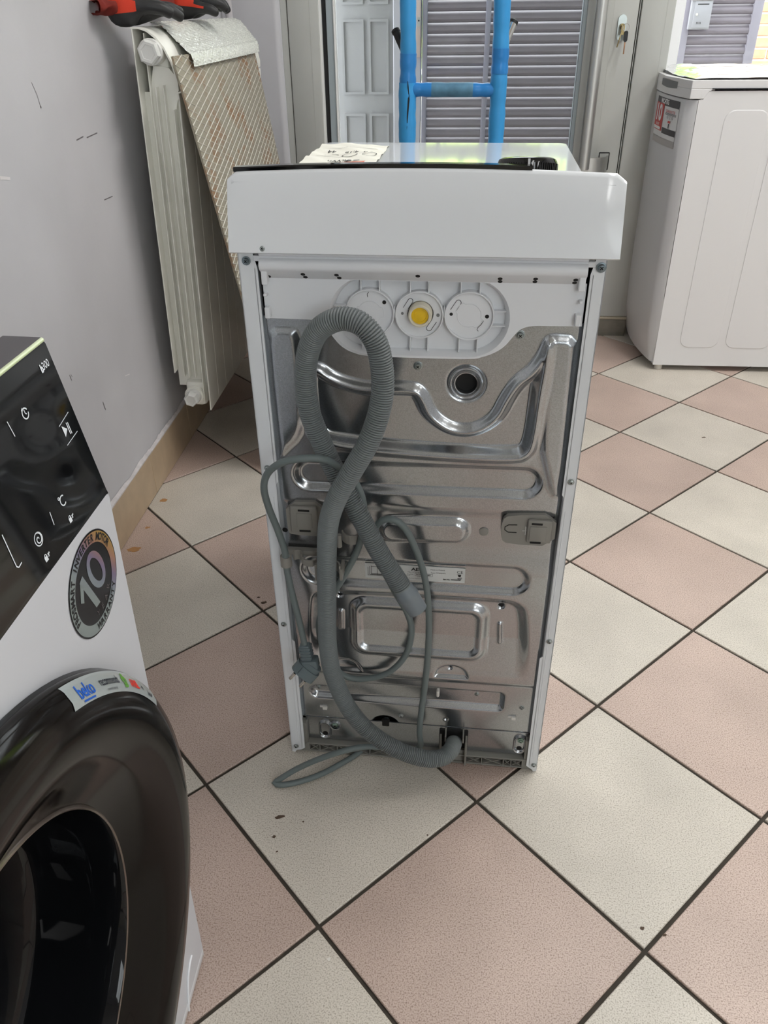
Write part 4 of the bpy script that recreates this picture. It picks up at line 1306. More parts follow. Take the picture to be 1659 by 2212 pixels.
# moulded hose exit with its two guide lugs
b = MB()
b.box(0.2440, 0.2475, -0.004, 0.018, 0.0050, 0.0600, bev=0.0008, seg=1); b.box(0.2845, 0.2880, -0.004, 0.018, 0.0050, 0.0600, bev=0.0008, seg=1)
b.box(0.2440, 0.2880, 0.006, 0.018, 0.0050, 0.0300, bev=0.001, seg=1)
b.box(0.2520, 0.2545, -0.006, 0.014, 0.0600, 0.0720, bev=0.0006, seg=1); b.box(0.2800, 0.2825, -0.006, 0.014, 0.0600, 0.0720, bev=0.0006, seg=1)
b.build('hose_exit', M_GPLAS2, rail, 30)
MB().box(0.2430, 0.2890, 0.0105, 0.0135, 0.0300, 0.0690, bev=0.004).build('exit_opening', M_BLACK, rail, 30)
for (fx, fy) in ((0.04, 0.05), (0.36, 0.05), (0.04, 0.53), (0.36, 0.53)):
    MB().lathe([(0.016, 0.0), (0.017, 0.003), (0.014, 0.008), (0.006, 0.009), (0.006, 0.03)], (fx, fy, 0.0005), (0, 0, 1), 20, caps=True).build('foot', M_GPLAS2, aeg, 40)

# ---- drain hose (corrugated) and its cuff
HOSE = [(0.1984, -0.05, 0.3838), (0.1778, -0.046, 0.417), (0.1571, -0.042, 0.4522), (0.1346, -0.036, 0.497), (0.114, -0.028, 0.5336), (0.0969, -0.022, 0.568), (0.0841, -0.021, 0.6024), (0.0744, -0.022, 0.6366), (0.0722, -0.024, 0.6732), (0.0776, -0.028, 0.7104), (0.0922, -0.036, 0.7416), (0.1137, -0.045, 0.7585), (0.1323, -0.05, 0.7617), (0.1492, -0.054, 0.7544), (0.162, -0.055, 0.7333), (0.1671, -0.055, 0.6957), (0.1632, -0.057, 0.6598), (0.15, -0.06, 0.6195), (0.1302, -0.06, 0.5814), (0.1088, -0.056, 0.5389), (0.0948, -0.048, 0.4954), (0.0881, -0.04, 0.4386), (0.0832, -0.036, 0.357), (0.0806, -0.036, 0.2805), (0.0856, -0.038, 0.2241), (0.1052, -0.042, 0.1634), (0.1367, -0.05, 0.1227), (0.1797, -0.056, 0.0937), (0.222, -0.053, 0.0740), (0.2498, -0.042, 0.0660), (0.2625, -0.026, 0.0650), (0.2661, -0.006, 0.0560), (0.2672, 0.009, 0.0430)]
M_HOSE = mat('grey_hose_plastic', (116, 122, 123), 0.42)
hp, ht = resample(spline(HOSE, 14), 0.00074)
per = 0.00408
prof = np.array([0.0107, 0.0128, 0.0132, 0.0128])
rad = [float(prof[k % 4]) if ht[k] > 0.02 else 0.0128 for k in range(len(hp))]
hose = MB().tube(hp, rad, 18).build('drain_hose', M_HOSE, aeg, 50)
cd = (Vector(HOSE[0]) - Vector(HOSE[1])).normalized()
c0 = Vector(HOSE[0])
b = MB(); b.lathe([(0.0118, -0.016), (0.0136, -0.012), (0.0138, -0.006), (0.0148, -0.004), (0.0152, 0.0), (0.0142, 0.003), (0.0136, 0.022), (0.0134, 0.0255), (0.0118, 0.0258), (0.0112, 0.020), (0.0, 0.019)], c0 - cd * 0.004, cd, 32)
b.build('hose_cuff', mat('grey_rubber_cuff', (118, 126, 132), 0.45), hose, 40)

# ---- mains cable and plug
CORD = [(0.1560, 0.0300, 0.0720), (0.1500, 0.0340, 0.0400), (0.1300, 0.0260, 0.0100), (0.1120, 0.0060, 0.0052), (0.0880, -0.0182, 0.0052), (0.0546, -0.0457, 0.0052), (0.0204, -0.0640, 0.0052), (-0.0040, -0.0715, 0.0056), (-0.0140, -0.0690, 0.0066), (-0.0070, -0.0650, 0.0100), (0.0200, -0.0560, 0.0270), (0.0560, -0.0520, 0.0500), (0.0959, -0.05, 0.0716), (0.13, -0.037, 0.0707), (0.1653, -0.027, 0.0600), (0.1979, -0.022, 0.0515), (0.2145, -0.018, 0.0598), (0.2125, -0.016, 0.0913), (0.2153, -0.014, 0.1406), (0.2194, -0.013, 0.1891), (0.2229, -0.013, 0.2635), (0.2223, -0.014, 0.3336), (0.2163, -0.016, 0.3915), (0.2029, -0.02, 0.4434), (0.188, -0.025, 0.4803), (0.1707, -0.025, 0.4913), (0.1552, -0.022, 0.482), (0.148, -0.016, 0.4593), (0.1505, -0.008, 0.4184), (0.1721, -0.007, 0.3636), (0.1918, -0.006, 0.3202), (0.198, -0.006, 0.2861), (0.1894, -0.006, 0.2404), (0.1644, -0.006, 0.2035), (0.129, -0.006, 0.1866), (0.0937, -0.008, 0.1937), (0.0683, -0.010, 0.2449), (0.0644, -0.010, 0.2983), (0.0835, -0.010, 0.3426), (0.1073, -0.011, 0.3901), (0.1262, -0.012, 0.4349), (0.1342, -0.012, 0.4734), (0.1339, -0.012, 0.5092), (0.1238, -0.016, 0.5409), (0.1088, -0.030, 0.5658), (0.0943, -0.042, 0.5835), (0.0717, -0.050, 0.5887), (0.0445, -0.052, 0.5833), (0.0228, -0.045, 0.564), (0.0133, -0.04, 0.5393), (0.0141, -0.032, 0.5048), (0.0209, -0.024, 0.4639), (0.0259, -0.018, 0.4262), (0.0259, -0.018, 0.4028), (0.0298, -0.02, 0.3645), (0.0387, -0.026, 0.3158), (0.0451, -0.03, 0.2701)]
M_CORD = mat('grey_cable_sheath', (104, 114, 114), 0.5)
cp, ct = resample(spline(CORD, 10), 0.005)
cord = MB().tube(cp, 0.0046, 12).build('power_cable', M_CORD, aeg, 60)
M_PLUG = mat('grey_plug_rubber', (96, 108, 112), 0.5)
plug = MB()
pd = Vector((0.006, -0.005, -0.030)).normalized()          # along the strain relief
px_ = Vector((0.0210, -0.008, -0.0165))
# strain relief: a square tapered boot with ribs
b = plug
def obox(b, o, ax, ay, az, lx, ly, lz, bev=0.001):
    M = Matrix(((ax.x, ay.x, az.x, o.x), (ax.y, ay.y, az.y, o.y), (ax.z, ay.z, az.z, o.z), (0, 0, 0, 1)))
    b.box(-lx / 2, lx / 2, -ly / 2, ly / 2, -lz / 2, lz / 2, bev=bev, M=M)
# pin direction (down, left, towards the viewer), long axis of the plug face (right, down)
e_pin = Vector((-0.62, -0.30, -0.72)).normalized()
e_long = Vector((0.66, -0.12, -0.52)); e_long = (e_long - e_pin * e_long.dot(e_pin)).normalized()
e_th = e_pin.cross(e_long).normalized()
O = Vector((0.0462, -0.036, 0.2262))
face = O + e_pin * 0.010
out = []
for k in range(32):
    t = 2 * PI * k / 32
    c_, s_ = math.cos(t), math.sin(t)
    out.append((0.0190 * math.copysign(abs(c_) ** 0.75, c_), 0.0135 * math.copysign(abs(s_) ** 0.8, s_)))
b.prism(out, 0.0, 0.016, lambda a, c, d: tuple(face - e_pin * d + e_long * a + e_th * c))
b.prism([(p[0] * .86, p[1] * .86) for p in out], 0.0155, 0.024, lambda a, c, d: tuple(face - e_pin * d + e_long * a + e_th * c))
neck0 = Vector((0.0485, -0.0325, 0.2440)); neck1 = Vector((0.0452, -0.030, 0.2700))
nd = (neck0 - neck1).normalized(); nx = nd.cross(Vector((0, 1, 0))).normalized(); ny = nd.cross(nx)
obox(b, (neck0 + neck1) / 2, nx, ny, nd, 0.0150, 0.0130, 0.0280, 0.002)
for k in range(4):
    obox(b, neck1 + nd * (0.004 + k * 0.0055), nx, ny, nd, 0.0172, 0.0150, 0.0028, 0.0006)
obox(b, neck0 + nd * 0.004 + Vector((0.004, 0, -0.003)), nx, ny, nd, 0.022, 0.019, 0.018, 0.003)
plug_o = b.build('power_plug', M_PLUG, aeg, 35)
# recess slot on the plug's flank, two pins, earth notch
b = MB(); b.prism(capsule(0, 0, 0.0055, 0.0012, 6), 0.0, 0.0012, lambda a, c, d: tuple(face - e_pin * (0.009 + a) - e_long * 0.0092 + e_th * c * 1.0 - e_long * 0 + e_th * (-0.0125 if e_th.y > 0 else 0.0125) * 0.98 + e_th * (-d if e_th.y > 0 else d)))
b.build('plug_groove', M_BLACK, plug_o, 40)
for k, sgn in enumerate((-1, 1)):
    p0 = face + e_long * (0.0095 * sgn) - e_pin * 0.001
    b = MB()
    b.cyl(p0, p0 + e_pin * 0.008, 0.0019, seg=12)
    MB_ = b.build('pin_sleeve', M_DARK, plug_o, 40)
    b = MB(); b.tube([p0 + e_pin * 0.007, p0 + e_pin * 0.0175, p0 + e_pin * 0.0188, p0 + e_pin * 0.0193], [0.0023, 0.0023, 0.0018, 0.0006], 14)
    b.build('plug_pin', mat('nickel', (206, 202, 192), 0.18, metal=1.0), plug_o, 40)
# stiff ring under the panel: small bits of wear on the label area are left to the material

# paper energy sheet lying on the lid
sheet = empty('paper_sheet', (-0.0892, 0.290, 0.0), (0, 0, math.radians(-1.596)))
tag(sheet, 'crumpled printed paper energy sheet lying on the white washer lid left of the dial', 'paper')
def paper_z(a, c):
    return 0.8505 + 0.0028 + 0.0012 * math.sin(a * 62 + c * 20) + 0.0009 * math.sin(c * 85 - a * 31) + 0.0007 * math.sin((a + c) * 140)
def paper_pt(a, c, lift=0.0):
    return (0.000 + a, 0.305 + c, paper_z(a, c) + lift)
b = MB(); na, nc = 30, 44
top = [[paper_pt(0.112 * i / na, 0.24 * j / nc) for j in range(nc + 1)] for i in range(na + 1)]
b.grid(top); b.grid([[(p[0], p[1], p[2] - 0.0004) for p in r_] for r_ in top], flip=True)
b.build('page', mat('warm_paper', (238, 236, 224), 0.6), sheet, 60)
P_ = Print(lambda a, c: paper_pt(a, c, 0.0008))
P_.text('59', 0.026, 0.074, 0.078, rot=PI, sx=0.8, bold=0.0006)
P_.text('kWh', 0.018, 0.050, 0.080, rot=PI, sx=0.8)
P_.text('7,0', 0.020, 0.090, 0.150, rot=PI, sx=.7); P_.text('4:18', 0.018, 0.062, 0.155, rot=PI, sx=.7); P_.text('44', 0.020, 0.030, 0.160, rot=PI, sx=.7)
P_.ring(0.064, 0.118, 0.011, 0.0122, 24); P_.ring(0.094, 0.122, 0.010, 0.0112, 24); P_.ring(0.034, 0.130, 0.010, 0.011, 24)
P_.stroke([(0.012, 0.120), (0.050, 0.100), (0.056, 0.112), (0.095, 0.108)], 0.0008)
P_.stroke([(0.010, 0.190), (0.040, 0.182), (0.050, 0.196), (0.100, 0.180)], 0.0008)
P_.build('sheet_print', mat('print_black', (24, 24, 26), 0.6), sheet)
P_ = Print(lambda a, c: paper_pt(a, c, 0.0009))
for k in range(3):
    P_.rect(0.052, 0.096, 0.044 + k * 0.008, 0.0485 + k * 0.008)
P_.build('sheet_stripes', mat('orange_red_print', (224, 98, 58), 0.6), sheet)
# ================================================================== RADIATOR ON THE LEFT WALL
rad = empty('radiator', (-0.560, 1.262, 0.157), (0, math.radians(2.2), 0))
tag(rad, 'cream painted sectional aluminium radiator hung on the grey left wall', 'radiator')
M_RAD = mat('cream_radiator_paint', (250, 249, 240), 0.36, spec=0.5, noise=0.05, nscale=18)
H, D, PW = 0.858, 0.088, 0.0805
def section_mesh():
    b = MB()
    w0, w1 = 0.0, PW - 0.003
    ym = 0.030
    # middle web and the fins standing on it
    b.box(0.001, D - 0.004, ym, ym + 0.006, 0.055, H - 0.12)
    for (u, t, za, zb, ya, yb) in ((0.0, 0.0030, 0.10, H, w0, w1), (0.0200, 0.0026, 0.085, H - 0.010, w0 + .012, w1), (0.0345, 0.0026, 0.085, H - 0.108, w0 + .006, w1), (0.0505, 0.0026, 0.085, H - 0.104, w0 + 0.008, w1), (0.0690, 0.0026, 0.02, H - 0.150, w0 + .006, w1)):
        b.box(u, u + t, ya, yb, za, zb, bev=0.0009, seg=1)
    # front plate
    b.box(D - 0.003, D, w0, w1, 0.0, H - 0.118, bev=0.001, seg=1)
    # water column behind the front fins
    b.box(0.030, 0.064, 0.026, 0.056, 0.03, H - 0.05, bev=0.008)
    # rounded upper end wall below the top hub (shield shape)
    shield = round_poly([(0.0195, H - 0.070), (0.0195, H - 0.240), (0.034, H - 0.240), (0.050, H - 0.240), (0.0640, H - 0.260), (0.0668, H - 0.260), (0.0690, H - 0.165), (0.0735, H - 0.140), (0.0800, H - 0.124), (0.0860, H - 0.116), (0.0860, H - 0.098), (0.0700, H - 0.080), (0.0620, H - 0.070)], 1)
    b.prism(shield, ym - 0.0065, ym + 0.010, lambda a, c, d: (a, d, c))
    # hood over the top
    rows = []
    arc = [(0.0, H), (0.018, H + 0.0005), (0.034, H - 0.004), (0.050, H - 0.015), (0.066, H - 0.034), (0.078, H - 0.058), (0.084, H - 0.080), (0.088, H - 0.098), (0.088, H - 0.112)]
    back = [(p[0] - 0.0022, p[1] - 0.0034) for p in arc[::-1]]
    prof = arc + back
    rows = [[(p[0], yy, p[1]) for p in prof] for yy in (w0, w1)]
    vv = b.grid(rows, closev=True); b.bm.faces.new(vv[0]); b.bm.faces.new(vv[-1][::-1])
    # hubs
    for uc, zc in ((0.046, 0.040), (0.038, H - 0.043)):
        b.cyl((uc, 0.0, zc), (uc, PW, zc), 0.0245, seg=20)
    b.box(0.020, 0.074, 0.012, 0.066, 0.004, 0.075, bev=0.014)
    o = b.build('section', M_RAD, rad, 35)
    return o
s0 = section_mesh()
NS = 10
for k in range(1, NS):
    c = bpy.data.objects.new('section', s0.data); COL.objects.link(c); c.parent = rad; c.location = (0, k * PW, 0)
def hex_plug(y0, dirn, zc, r_, L, name='end_plug', uc=0.046):
    b = MB()
    b.lathe([(r_ * 1.02, 0.0), (r_ * 1.02, L * .35), (r_ * .98, L * .42)], (uc, y0, zc), (0, dirn, 0), 28, caps=True)
    b.lathe([(r_ * .98, L * .38), (r_ * .98, L * .86), (r_ * .84, L), (r_ * .62, L), (r_ * .58, L * .95), (0, L * .95)], (uc, y0, zc), (0, dirn, 0), 6)
    return b.build(name, mat('white_plug', (228, 228, 224), 0.4), rad, 30)
hex_plug(0.0, -1, H - 0.043, 0.0245, 0.022, uc=0.038)
hex_plug(0.0, -1, 0.040, 0.0190, 0.034)
hex_plug(NS * PW, 1, H - 0.043, 0.0190, 0.040, uc=0.038)
for (yy, zz) in ((0.12, H - 0.10), (0.62, H - 0.10)):
    MB().box(-0.034, 0.001, yy, yy + 0.03, zz, zz + 0.02, bev=0.002).build('wall_bracket', mat('bracket_brown', (150, 100, 76), 0.5), rad, 30)

# crinkled clear film over the hood, hanging over the top of the leaning sheet
film = empty('plastic_film', (-0.560, 1.262, 0.157), (0, math.radians(2.2), 0))
tag(film, 'crinkled shiny plastic film draped over the radiator top under the gloves', 'plastic film')
arcf = spline([(0.012, 0, H + 0.0040), (0.034, 0, H - 0.0005), (0.052, 0, H - 0.0120), (0.068, 0, H - 0.0265), (0.082, 0, H - 0.0370), (0.0925, 0, H - 0.0455), (0.0990, 0, H - 0.0480), (0.1050, 0, H - 0.0600), (0.1085, 0, H - 0.0720)], 9)
b = MB(); rows = []
nY = 150
hn = rng.normal(0, 1, (nY + 1, len(arcf)))
for k in range(nY + 1):
    y = 0.085 + (0.805 - 0.085) * k / nY
    row = []
    for i, p in enumerate(arcf):
        t = i / (len(arcf) - 1)
        y_ = y - 0.055 * t * (1 - k / nY) * 0.6 - 0.115 * t * (k / nY)
        nzz = 0.0010 * math.sin(y * 160 + t * 31) + 0.0008 * math.sin(y * 310 - t * 60) + 0.0007 * hn[k, i]
        off = 0.0022 + abs(nzz)
        nx_, nz_ = (0.35 + 0.6 * t), (1 - 0.6 * t)
        row.append((p.x + off * nx_, y_, p.z + off * nz_))
    rows.append(row)
b.grid(rows)
b.build('film_sheet', mat('milky_film', (222, 224, 216), 0.16, spec=0.8, bump=0.9, bscale=150), film, 60)

# ================================================================== PATTERNED SHEET LEANING AGAINST THE RADIATOR
M_BOARD = bpy.data.materials.new('rusty_patterned_sheet')
M_BOARD.use_nodes = True
nt = M_BOARD.node_tree; bs = nt.nodes['Principled BSDF']
tc = nt.nodes.new('ShaderNodeTexCoord')
n1 = nt.nodes.new('ShaderNodeTexNoise'); n1.inputs['Scale'].default_value = 9; n1.inputs['Detail'].default_value = 8; n1.inputs['Roughness'].default_value = 0.7
nt.links.new(tc.outputs['Object'], n1.inputs['Vector'])
rp_ = nt.nodes.new('ShaderNodeValToRGB')
rp_.color_ramp.elements[0].position = 0.50; rp_.color_ramp.elements[0].color = lin((160, 153, 136))
rp_.color_ramp.elements[1].position = 0.66; rp_.color_ramp.elements[1].color = lin((150, 104, 62))
nt.links.new(n1.outputs['Fac'], rp_.inputs['Fac']); nt.links.new(rp_.outputs[0], bs.inputs['Base Color'])
bs.inputs['Roughness'].default_value = 0.5; bs.inputs['Metallic'].default_value = 0.25
a0 = Vector((-0.4320, 1.2166, 0.9640)); a1 = Vector((-0.4320, 1.9440, 0.9570))
b0 = Vector((-0.2570, 1.2166, 0.002)); b1 = Vector((-0.2760, 1.9440, 0.002))
bo = (b0 + b1) / 2
board = empty('patterned_sheet', tuple(bo)); tag(board, 'rusty pale metal sheet with raised diamond grid leaning on the radiator', 'metal sheet')
def bp(u, v, d=0.0):
    p = (a0 * (1 - v) + b0 * v) * (1 - u) + (a1 * (1 - v) + b1 * v) * u
    n_ = (b0 - a0).cross(a1 - a0).normalized()
    if n_.x < 0: n_ = -n_
    return p + n_ * d - bo
b = MB()
nu, nv = 90, 120
edge = rng.normal(0, 0.0012, 400)
front = [[bp(i / nu + (edge[j] * 2 if i in (0, nu) else 0), j / nv, 0.0) for j in range(nv + 1)] for i in range(nu + 1)]
b.grid([front[0], front[-1]]); b.grid([[bp(0, 0, -0.004), bp(0, 1, -0.004)], [bp(1, 0, -0.004), bp(1, 1, -0.004)]], flip=True)
b.grid([[bp(0, j / nv, 0) for j in range(nv + 1)], [bp(0, j / nv, -0.004) for j in range(nv + 1)]])
b.grid([[bp(1, j / nv, 0) for j in range(nv + 1)], [bp(1, j / nv, -0.004) for j in range(nv + 1)]])
b.grid([[bp(0, 0, 0), bp(1, 0, 0)], [bp(0, 0, -0.004), bp(1, 0, -0.004)]])
b.build('sheet_plate', M_BOARD, board, 20)
# raised crossing ribs (two families), too many to pick apart one by one
WB, HB = (a1 - a0).length, (b0 - a0).length
b = MB()
def rib(pu, pv, qu, qv, w=0.0015, h=0.0014):
    d = Vector(((qu - pu) * WB, (qv - pv) * HB)); L = d.length
    if L < 0.004: return
    n_ = Vector((-d.y, d.x)) / L * w
    ou, ov = n_.x / WB, n_.y / HB
    b.grid([[bp(pu + ou, pv + ov, 0.0002), bp(pu, pv, h), bp(pu - ou, pv - ov, 0.0002)], [bp(qu + ou, qv + ov, 0.0002), bp(qu, qv, h), bp(qu - ou, qv - ov, 0.0002)]])
def clip01(x0, y0, x1, y1):
    t0, t1 = 0.0, 1.0
    for p, q in ((-(x1 - x0), x0), (x1 - x0, WB - x0), (-(y1 - y0), y0), (y1 - y0, HB - y0)):
        if abs(p) < 1e-12:
            if q < 0: return None
        else:
            r_ = q / p
            if p < 0: t0 = max(t0, r_)
            else: t1 = min(t1, r_)
    if t0 >= t1: return None
    return (x0 + (x1 - x0) * t0, y0 + (y1 - y0) * t0, x0 + (x1 - x0) * t1, y0 + (y1 - y0) * t1)
PIT, SLOPE = 0.060, 3.7          # spacing along the top edge; run of the lines per metre down the sheet
for sgn in (-1, 1):
    for k in range(-70, 80):
        c_ = k * PIT
        q = clip01(c_, 0.0, c_ + sgn * SLOPE * 1.2, 1.2)
        if q: rib(q[0] / WB, q[1] / HB, q[2] / WB, q[3] / HB)
rb = b.build('raised_grid', mat('pale_rib', (190, 184, 170), 0.45, metal=0.2, noise=0.2, nscale=14), board, 60)
tag(rb, kind='stuff')

# ================================================================== WORK GLOVES ON THE RADIATOR
def skin_mesh(name, verts, edges, radii, sub=2):
    me = bpy.data.meshes.new(name)
    me.from_pydata(verts, edges, [])
    o = bpy.data.objects.new(name, me); COL.objects.link(o)
    md = o.modifiers.new('skin', 'SKIN'); md.use_smooth_shade = True
    for i, r_ in enumerate(radii):
        sv = me.skin_vertices[0].data[i]
        sv.radius = r_ if isinstance(r_, tuple) else (r_, r_)
    me.skin_vertices[0].data[0].use_root = True
    ss = o.modifiers.new('sub', 'SUBSURF'); ss.levels = sub; ss.render_levels = sub
    dg = bpy.context.evaluated_depsgraph_get()
    out = bpy.data.meshes.new_from_object(o.evaluated_get(dg))
    bpy.data.objects.remove(o); bpy.data.meshes.remove(me)
    return out
M_RED = mat('red_knit', (214, 62, 38), 0.85, bump=0.5, bscale=900)
M_NIT = mat('black_nitrile', (34, 34, 35), 0.5, bump=0.2, bscale=300)
M_CUFF = mat('dark_knit_cuff', (120, 34, 24), 0.9)
def glove(name, label, loc, rz, fingers, palm, rx=0.0, coat_low=0.0, s=1.0):
    e = empty(name, loc, (rx, 0, rz)); tag(e, label, 'glove', 'work gloves')
    V, E, Rr = [], [], []
    for p, r_ in palm:
        V.append(p); Rr.append(r_)
    for i in range(len(palm) - 1): E.append((i, i + 1))
    for root, chain in fingers:
        prev = root
        for p, r_ in chain:
            V.append(p); Rr.append(r_); E.append((prev, len(V) - 1)); prev = len(V) - 1
    me = skin_mesh('hand', V, E, Rr, 2)
    me.materials.append(M_RED); me.materials.append(M_NIT)
    o = link('hand', me, None, e, 180)
    for p in me.polygons:
        c = p.center
        p.material_index = 1 if (c.x > coat_low + 0.022 * math.sin(c.y * 60) or p.normal.z < -0.15) else 0
    b = MB()
    c0 = Vector(palm[0][0]); r0 = palm[0][1]
    r0 = r0 if isinstance(r0, tuple) else (r0, r0)
    rows = []
    for k in range(7):
        x = c0.x - 0.030 + 0.040 * k / 6
        f = 1.0 + 0.10 * math.sin(k * 1.7)
        rows.append([(x, c0.y + 0.034 * f * math.cos(t), c0.z + 0.013 * f * math.sin(t) + 0.003 * math.sin(3 * t + k)) for t in np.linspace(0, 2 * PI, 24)[:-1]])
    b.grid(rows, closev=True)
    b.build('cuff', M_CUFF, e, 60)
    return e
glove('work_glove', 'red and black work glove nearest the camera on the radiator top, one finger drooping', (-0.540, 1.295, 1.046), math.radians(52),
      [(2, [((0.060, -0.030, -0.002), 0.0135), ((0.085, -0.036, -0.006), 0.0125), ((0.108, -0.040, -0.020), 0.0105)]),
       (2, [((0.070, -0.008, 0.002), 0.0135), ((0.100, -0.010, 0.000), 0.0125), ((0.128, -0.012, -0.010), 0.0105)]),
       (2, [((0.068, 0.014, 0.002), 0.0130), ((0.096, 0.017, 0.002), 0.0122), ((0.122, 0.020, -0.004), 0.010)]),
       (2, [((0.058, 0.034, 0.0), 0.0120), ((0.080, 0.042, 0.000), 0.0110), ((0.100, 0.048, -0.004), 0.009)]),
       (1, [((0.020, -0.040, 0.004), 0.0145), ((0.045, -0.058, 0.0), 0.0135), ((0.066, -0.066, -0.012), 0.0115)])],
      [((-0.050, 0.0, 0.004), (0.022, 0.036)), ((-0.010, 0.0, 0.006), (0.024, 0.040)), ((0.035, 0.0, 0.006), (0.022, 0.040))], coat_low=0.015)
glove('work_glove', 'red and black work glove farther along the radiator top with curled fingers', (-0.512, 1.640, 1.047), math.radians(30),
      [(2, [((0.055, -0.026, 0.010), 0.0130), ((0.078, -0.028, 0.006), 0.0120), ((0.086, -0.030, -0.012), 0.010)]),
       (2, [((0.060, -0.004, 0.014), 0.0130), ((0.086, -0.004, 0.008), 0.0120), ((0.096, -0.005, -0.014), 0.010)]),
       (2, [((0.058, 0.016, 0.012), 0.0125), ((0.080, 0.018, 0.006), 0.0115), ((0.088, 0.019, -0.010), 0.010)]),
       (2, [((0.050, 0.032, 0.008), 0.0115), ((0.068, 0.038, 0.004), 0.0105), ((0.076, 0.040, -0.008), 0.009)]),
       (1, [((0.016, -0.036, 0.0), 0.0135), ((0.040, -0.052, -0.004), 0.0125), ((0.058, -0.056, -0.016), 0.0105)])],
      [((-0.050, 0.0, 0.006), (0.020, 0.034)), ((-0.010, 0.0, 0.010), (0.024, 0.038)), ((0.032, 0.0, 0.010), (0.022, 0.038))], coat_low=0.020)

# ================================================================== BLUE SACK TRUCK BEHIND THE WASHER
truck = empty('hand_truck', (0.130, 1.90, 0.0)); tag(truck, 'blue hand truck with taped padded tubes standing before the glass door', 'hand truck')
M_BLUE = mat('blue_foam_sleeve', (50, 150, 214), 0.45, noise=0.10, nscale=9, bump=0.25, bscale=40)
M_BLUET = mat('blue_tape', (38, 128, 200), 0.34, noise=0.14, nscale=16, bump=0.3, bscale=60)
M_BLUED = mat('soiled_blue_tape', (84, 132, 160), 0.55, noise=0.35, nscale=40)
M_TUBE = mat('blue_steel_tube', (36, 96, 160), 0.4)
def wob(p0, p1, r_, n=26, amp=0.0012, name='padded_tube', m_=None, par=truck, seg=20):
    P0, P1 = Vector(p0), Vector(p1)
    pts = [P0 + (P1 - P0) * (k / n) for k in range(n + 1)]
    rs = [r_ + amp * math.sin(k * 1.3) * math.sin(k * 0.45) for k in range(n + 1)]
    return MB().tube(pts, rs, seg).build(name, m_ or M_BLUE, par, 60)
LX, RX_ = -0.1245, 0.1225
MB().tube([(LX, 0, 0.04), (LX, 0, 1.30)], 0.0130, 16).build('frame_tube', M_TUBE, truck, 60)
MB().tube([(RX_, 0, 0.04), (RX_, 0, 1.30)], 0.0130, 16).build('frame_tube', M_TUBE, truck, 60)
wob((LX + 0.001, 0, 0.93), (LX - 0.003, 0, 1.28), 0.0215)
wob((LX - 0.0010, 0, 0.60), (LX - 0.0010, 0, 0.865), 0.0245)
wob((RX_ + 0.0055, 0, 0.60), (RX_ + 0.0035, 0, 0.90), 0.0225)
wob((RX_ + 0.0035, 0, 0.935), (RX_ - 0.0045, 0, 1.28), 0.0220)
wob((LX - 0.0005, 0, 0.855), (LX + 0.001, 0, 0.935), 0.0225, 8, 0.0018, 'tape_wrap', M_BLUET)
wob((RX_ + 0.0035, 0, 0.885), (RX_ + 0.0040, 0, 0.945), 0.0232, 8, 0.0012, 'tape_wrap', M_BLUET)
# crossbar with three tape bands
MB().tube([(LX, 0, 0.8480), (RX_, 0, 0.8455)], 0.0125, 16).build('cross_tube', M_TUBE, truck, 60)
wob((LX + 0.012, 0, 0.8475), (LX + 0.070, 0, 0.8470), 0.0178, 8, 0.001, 'tape_wrap', M_BLUET)
wob((LX + 0.066, 0, 0.8470), (RX_ - 0.066, 0, 0.8460), 0.0182, 10, 0.0008, 'tape_wrap', M_BLUED)
wob((RX_ - 0.072, 0, 0.8460), (RX_ - 0.010, 0, 0.8455), 0.0176, 8, 0.001, 'tape_wrap', M_BLUET)
# split in the left sleeve
b = MB(); cr = [(0.000, 0.870), (0.0012, 0.855), (0.0028, 0.842), (0.0030, 0.825), (0.0010, 0.800), (-0.0008, 0.775), (-0.0018, 0.750)]
wd = [0.0008, 0.0016, 0.0012, 0.0026, 0.0022, 0.0014, 0.0003]
b.grid([[(LX + 0.001 + p[0] - w_, -0.0248, p[1]), (LX + 0.001 + p[0] + w_, -0.0248, p[1])] for p, w_ in zip(cr, wd)])
b.build('sleeve_split', mat('foam_dark', (30, 36, 40), 0.9), truck, 0)
# hand grips bent outwards
for sg, (hx) in ((-1, LX), (1, RX_)):
    p0 = Vector((hx, 0.010, 0.920)); p1 = Vector((hx + sg * 0.036, 0.045, 0.985 if sg < 0 else 1.003))
    g_ = MB().tube([p0, p0 + (p1 - p0) * .5, p1], 0.0105, 16).build('grip_bar', mat('chrome', (210, 210, 208), 0.08, metal=1.0) if sg > 0 else M_RUB, truck, 60)
    d = (p1 - p0).normalized()
    MB().tube([p1 - d * .003, p1 + d * .004, p1 + d * .006], [0.0118, 0.0118, 0.009], 16).build('grip_cap', M_RUB, truck, 40)
    MB().tube([p0 - d * .002, p0 + d * .020], 0.0125, 16).build('grip_sleeve', M_RUB, truck, 40)
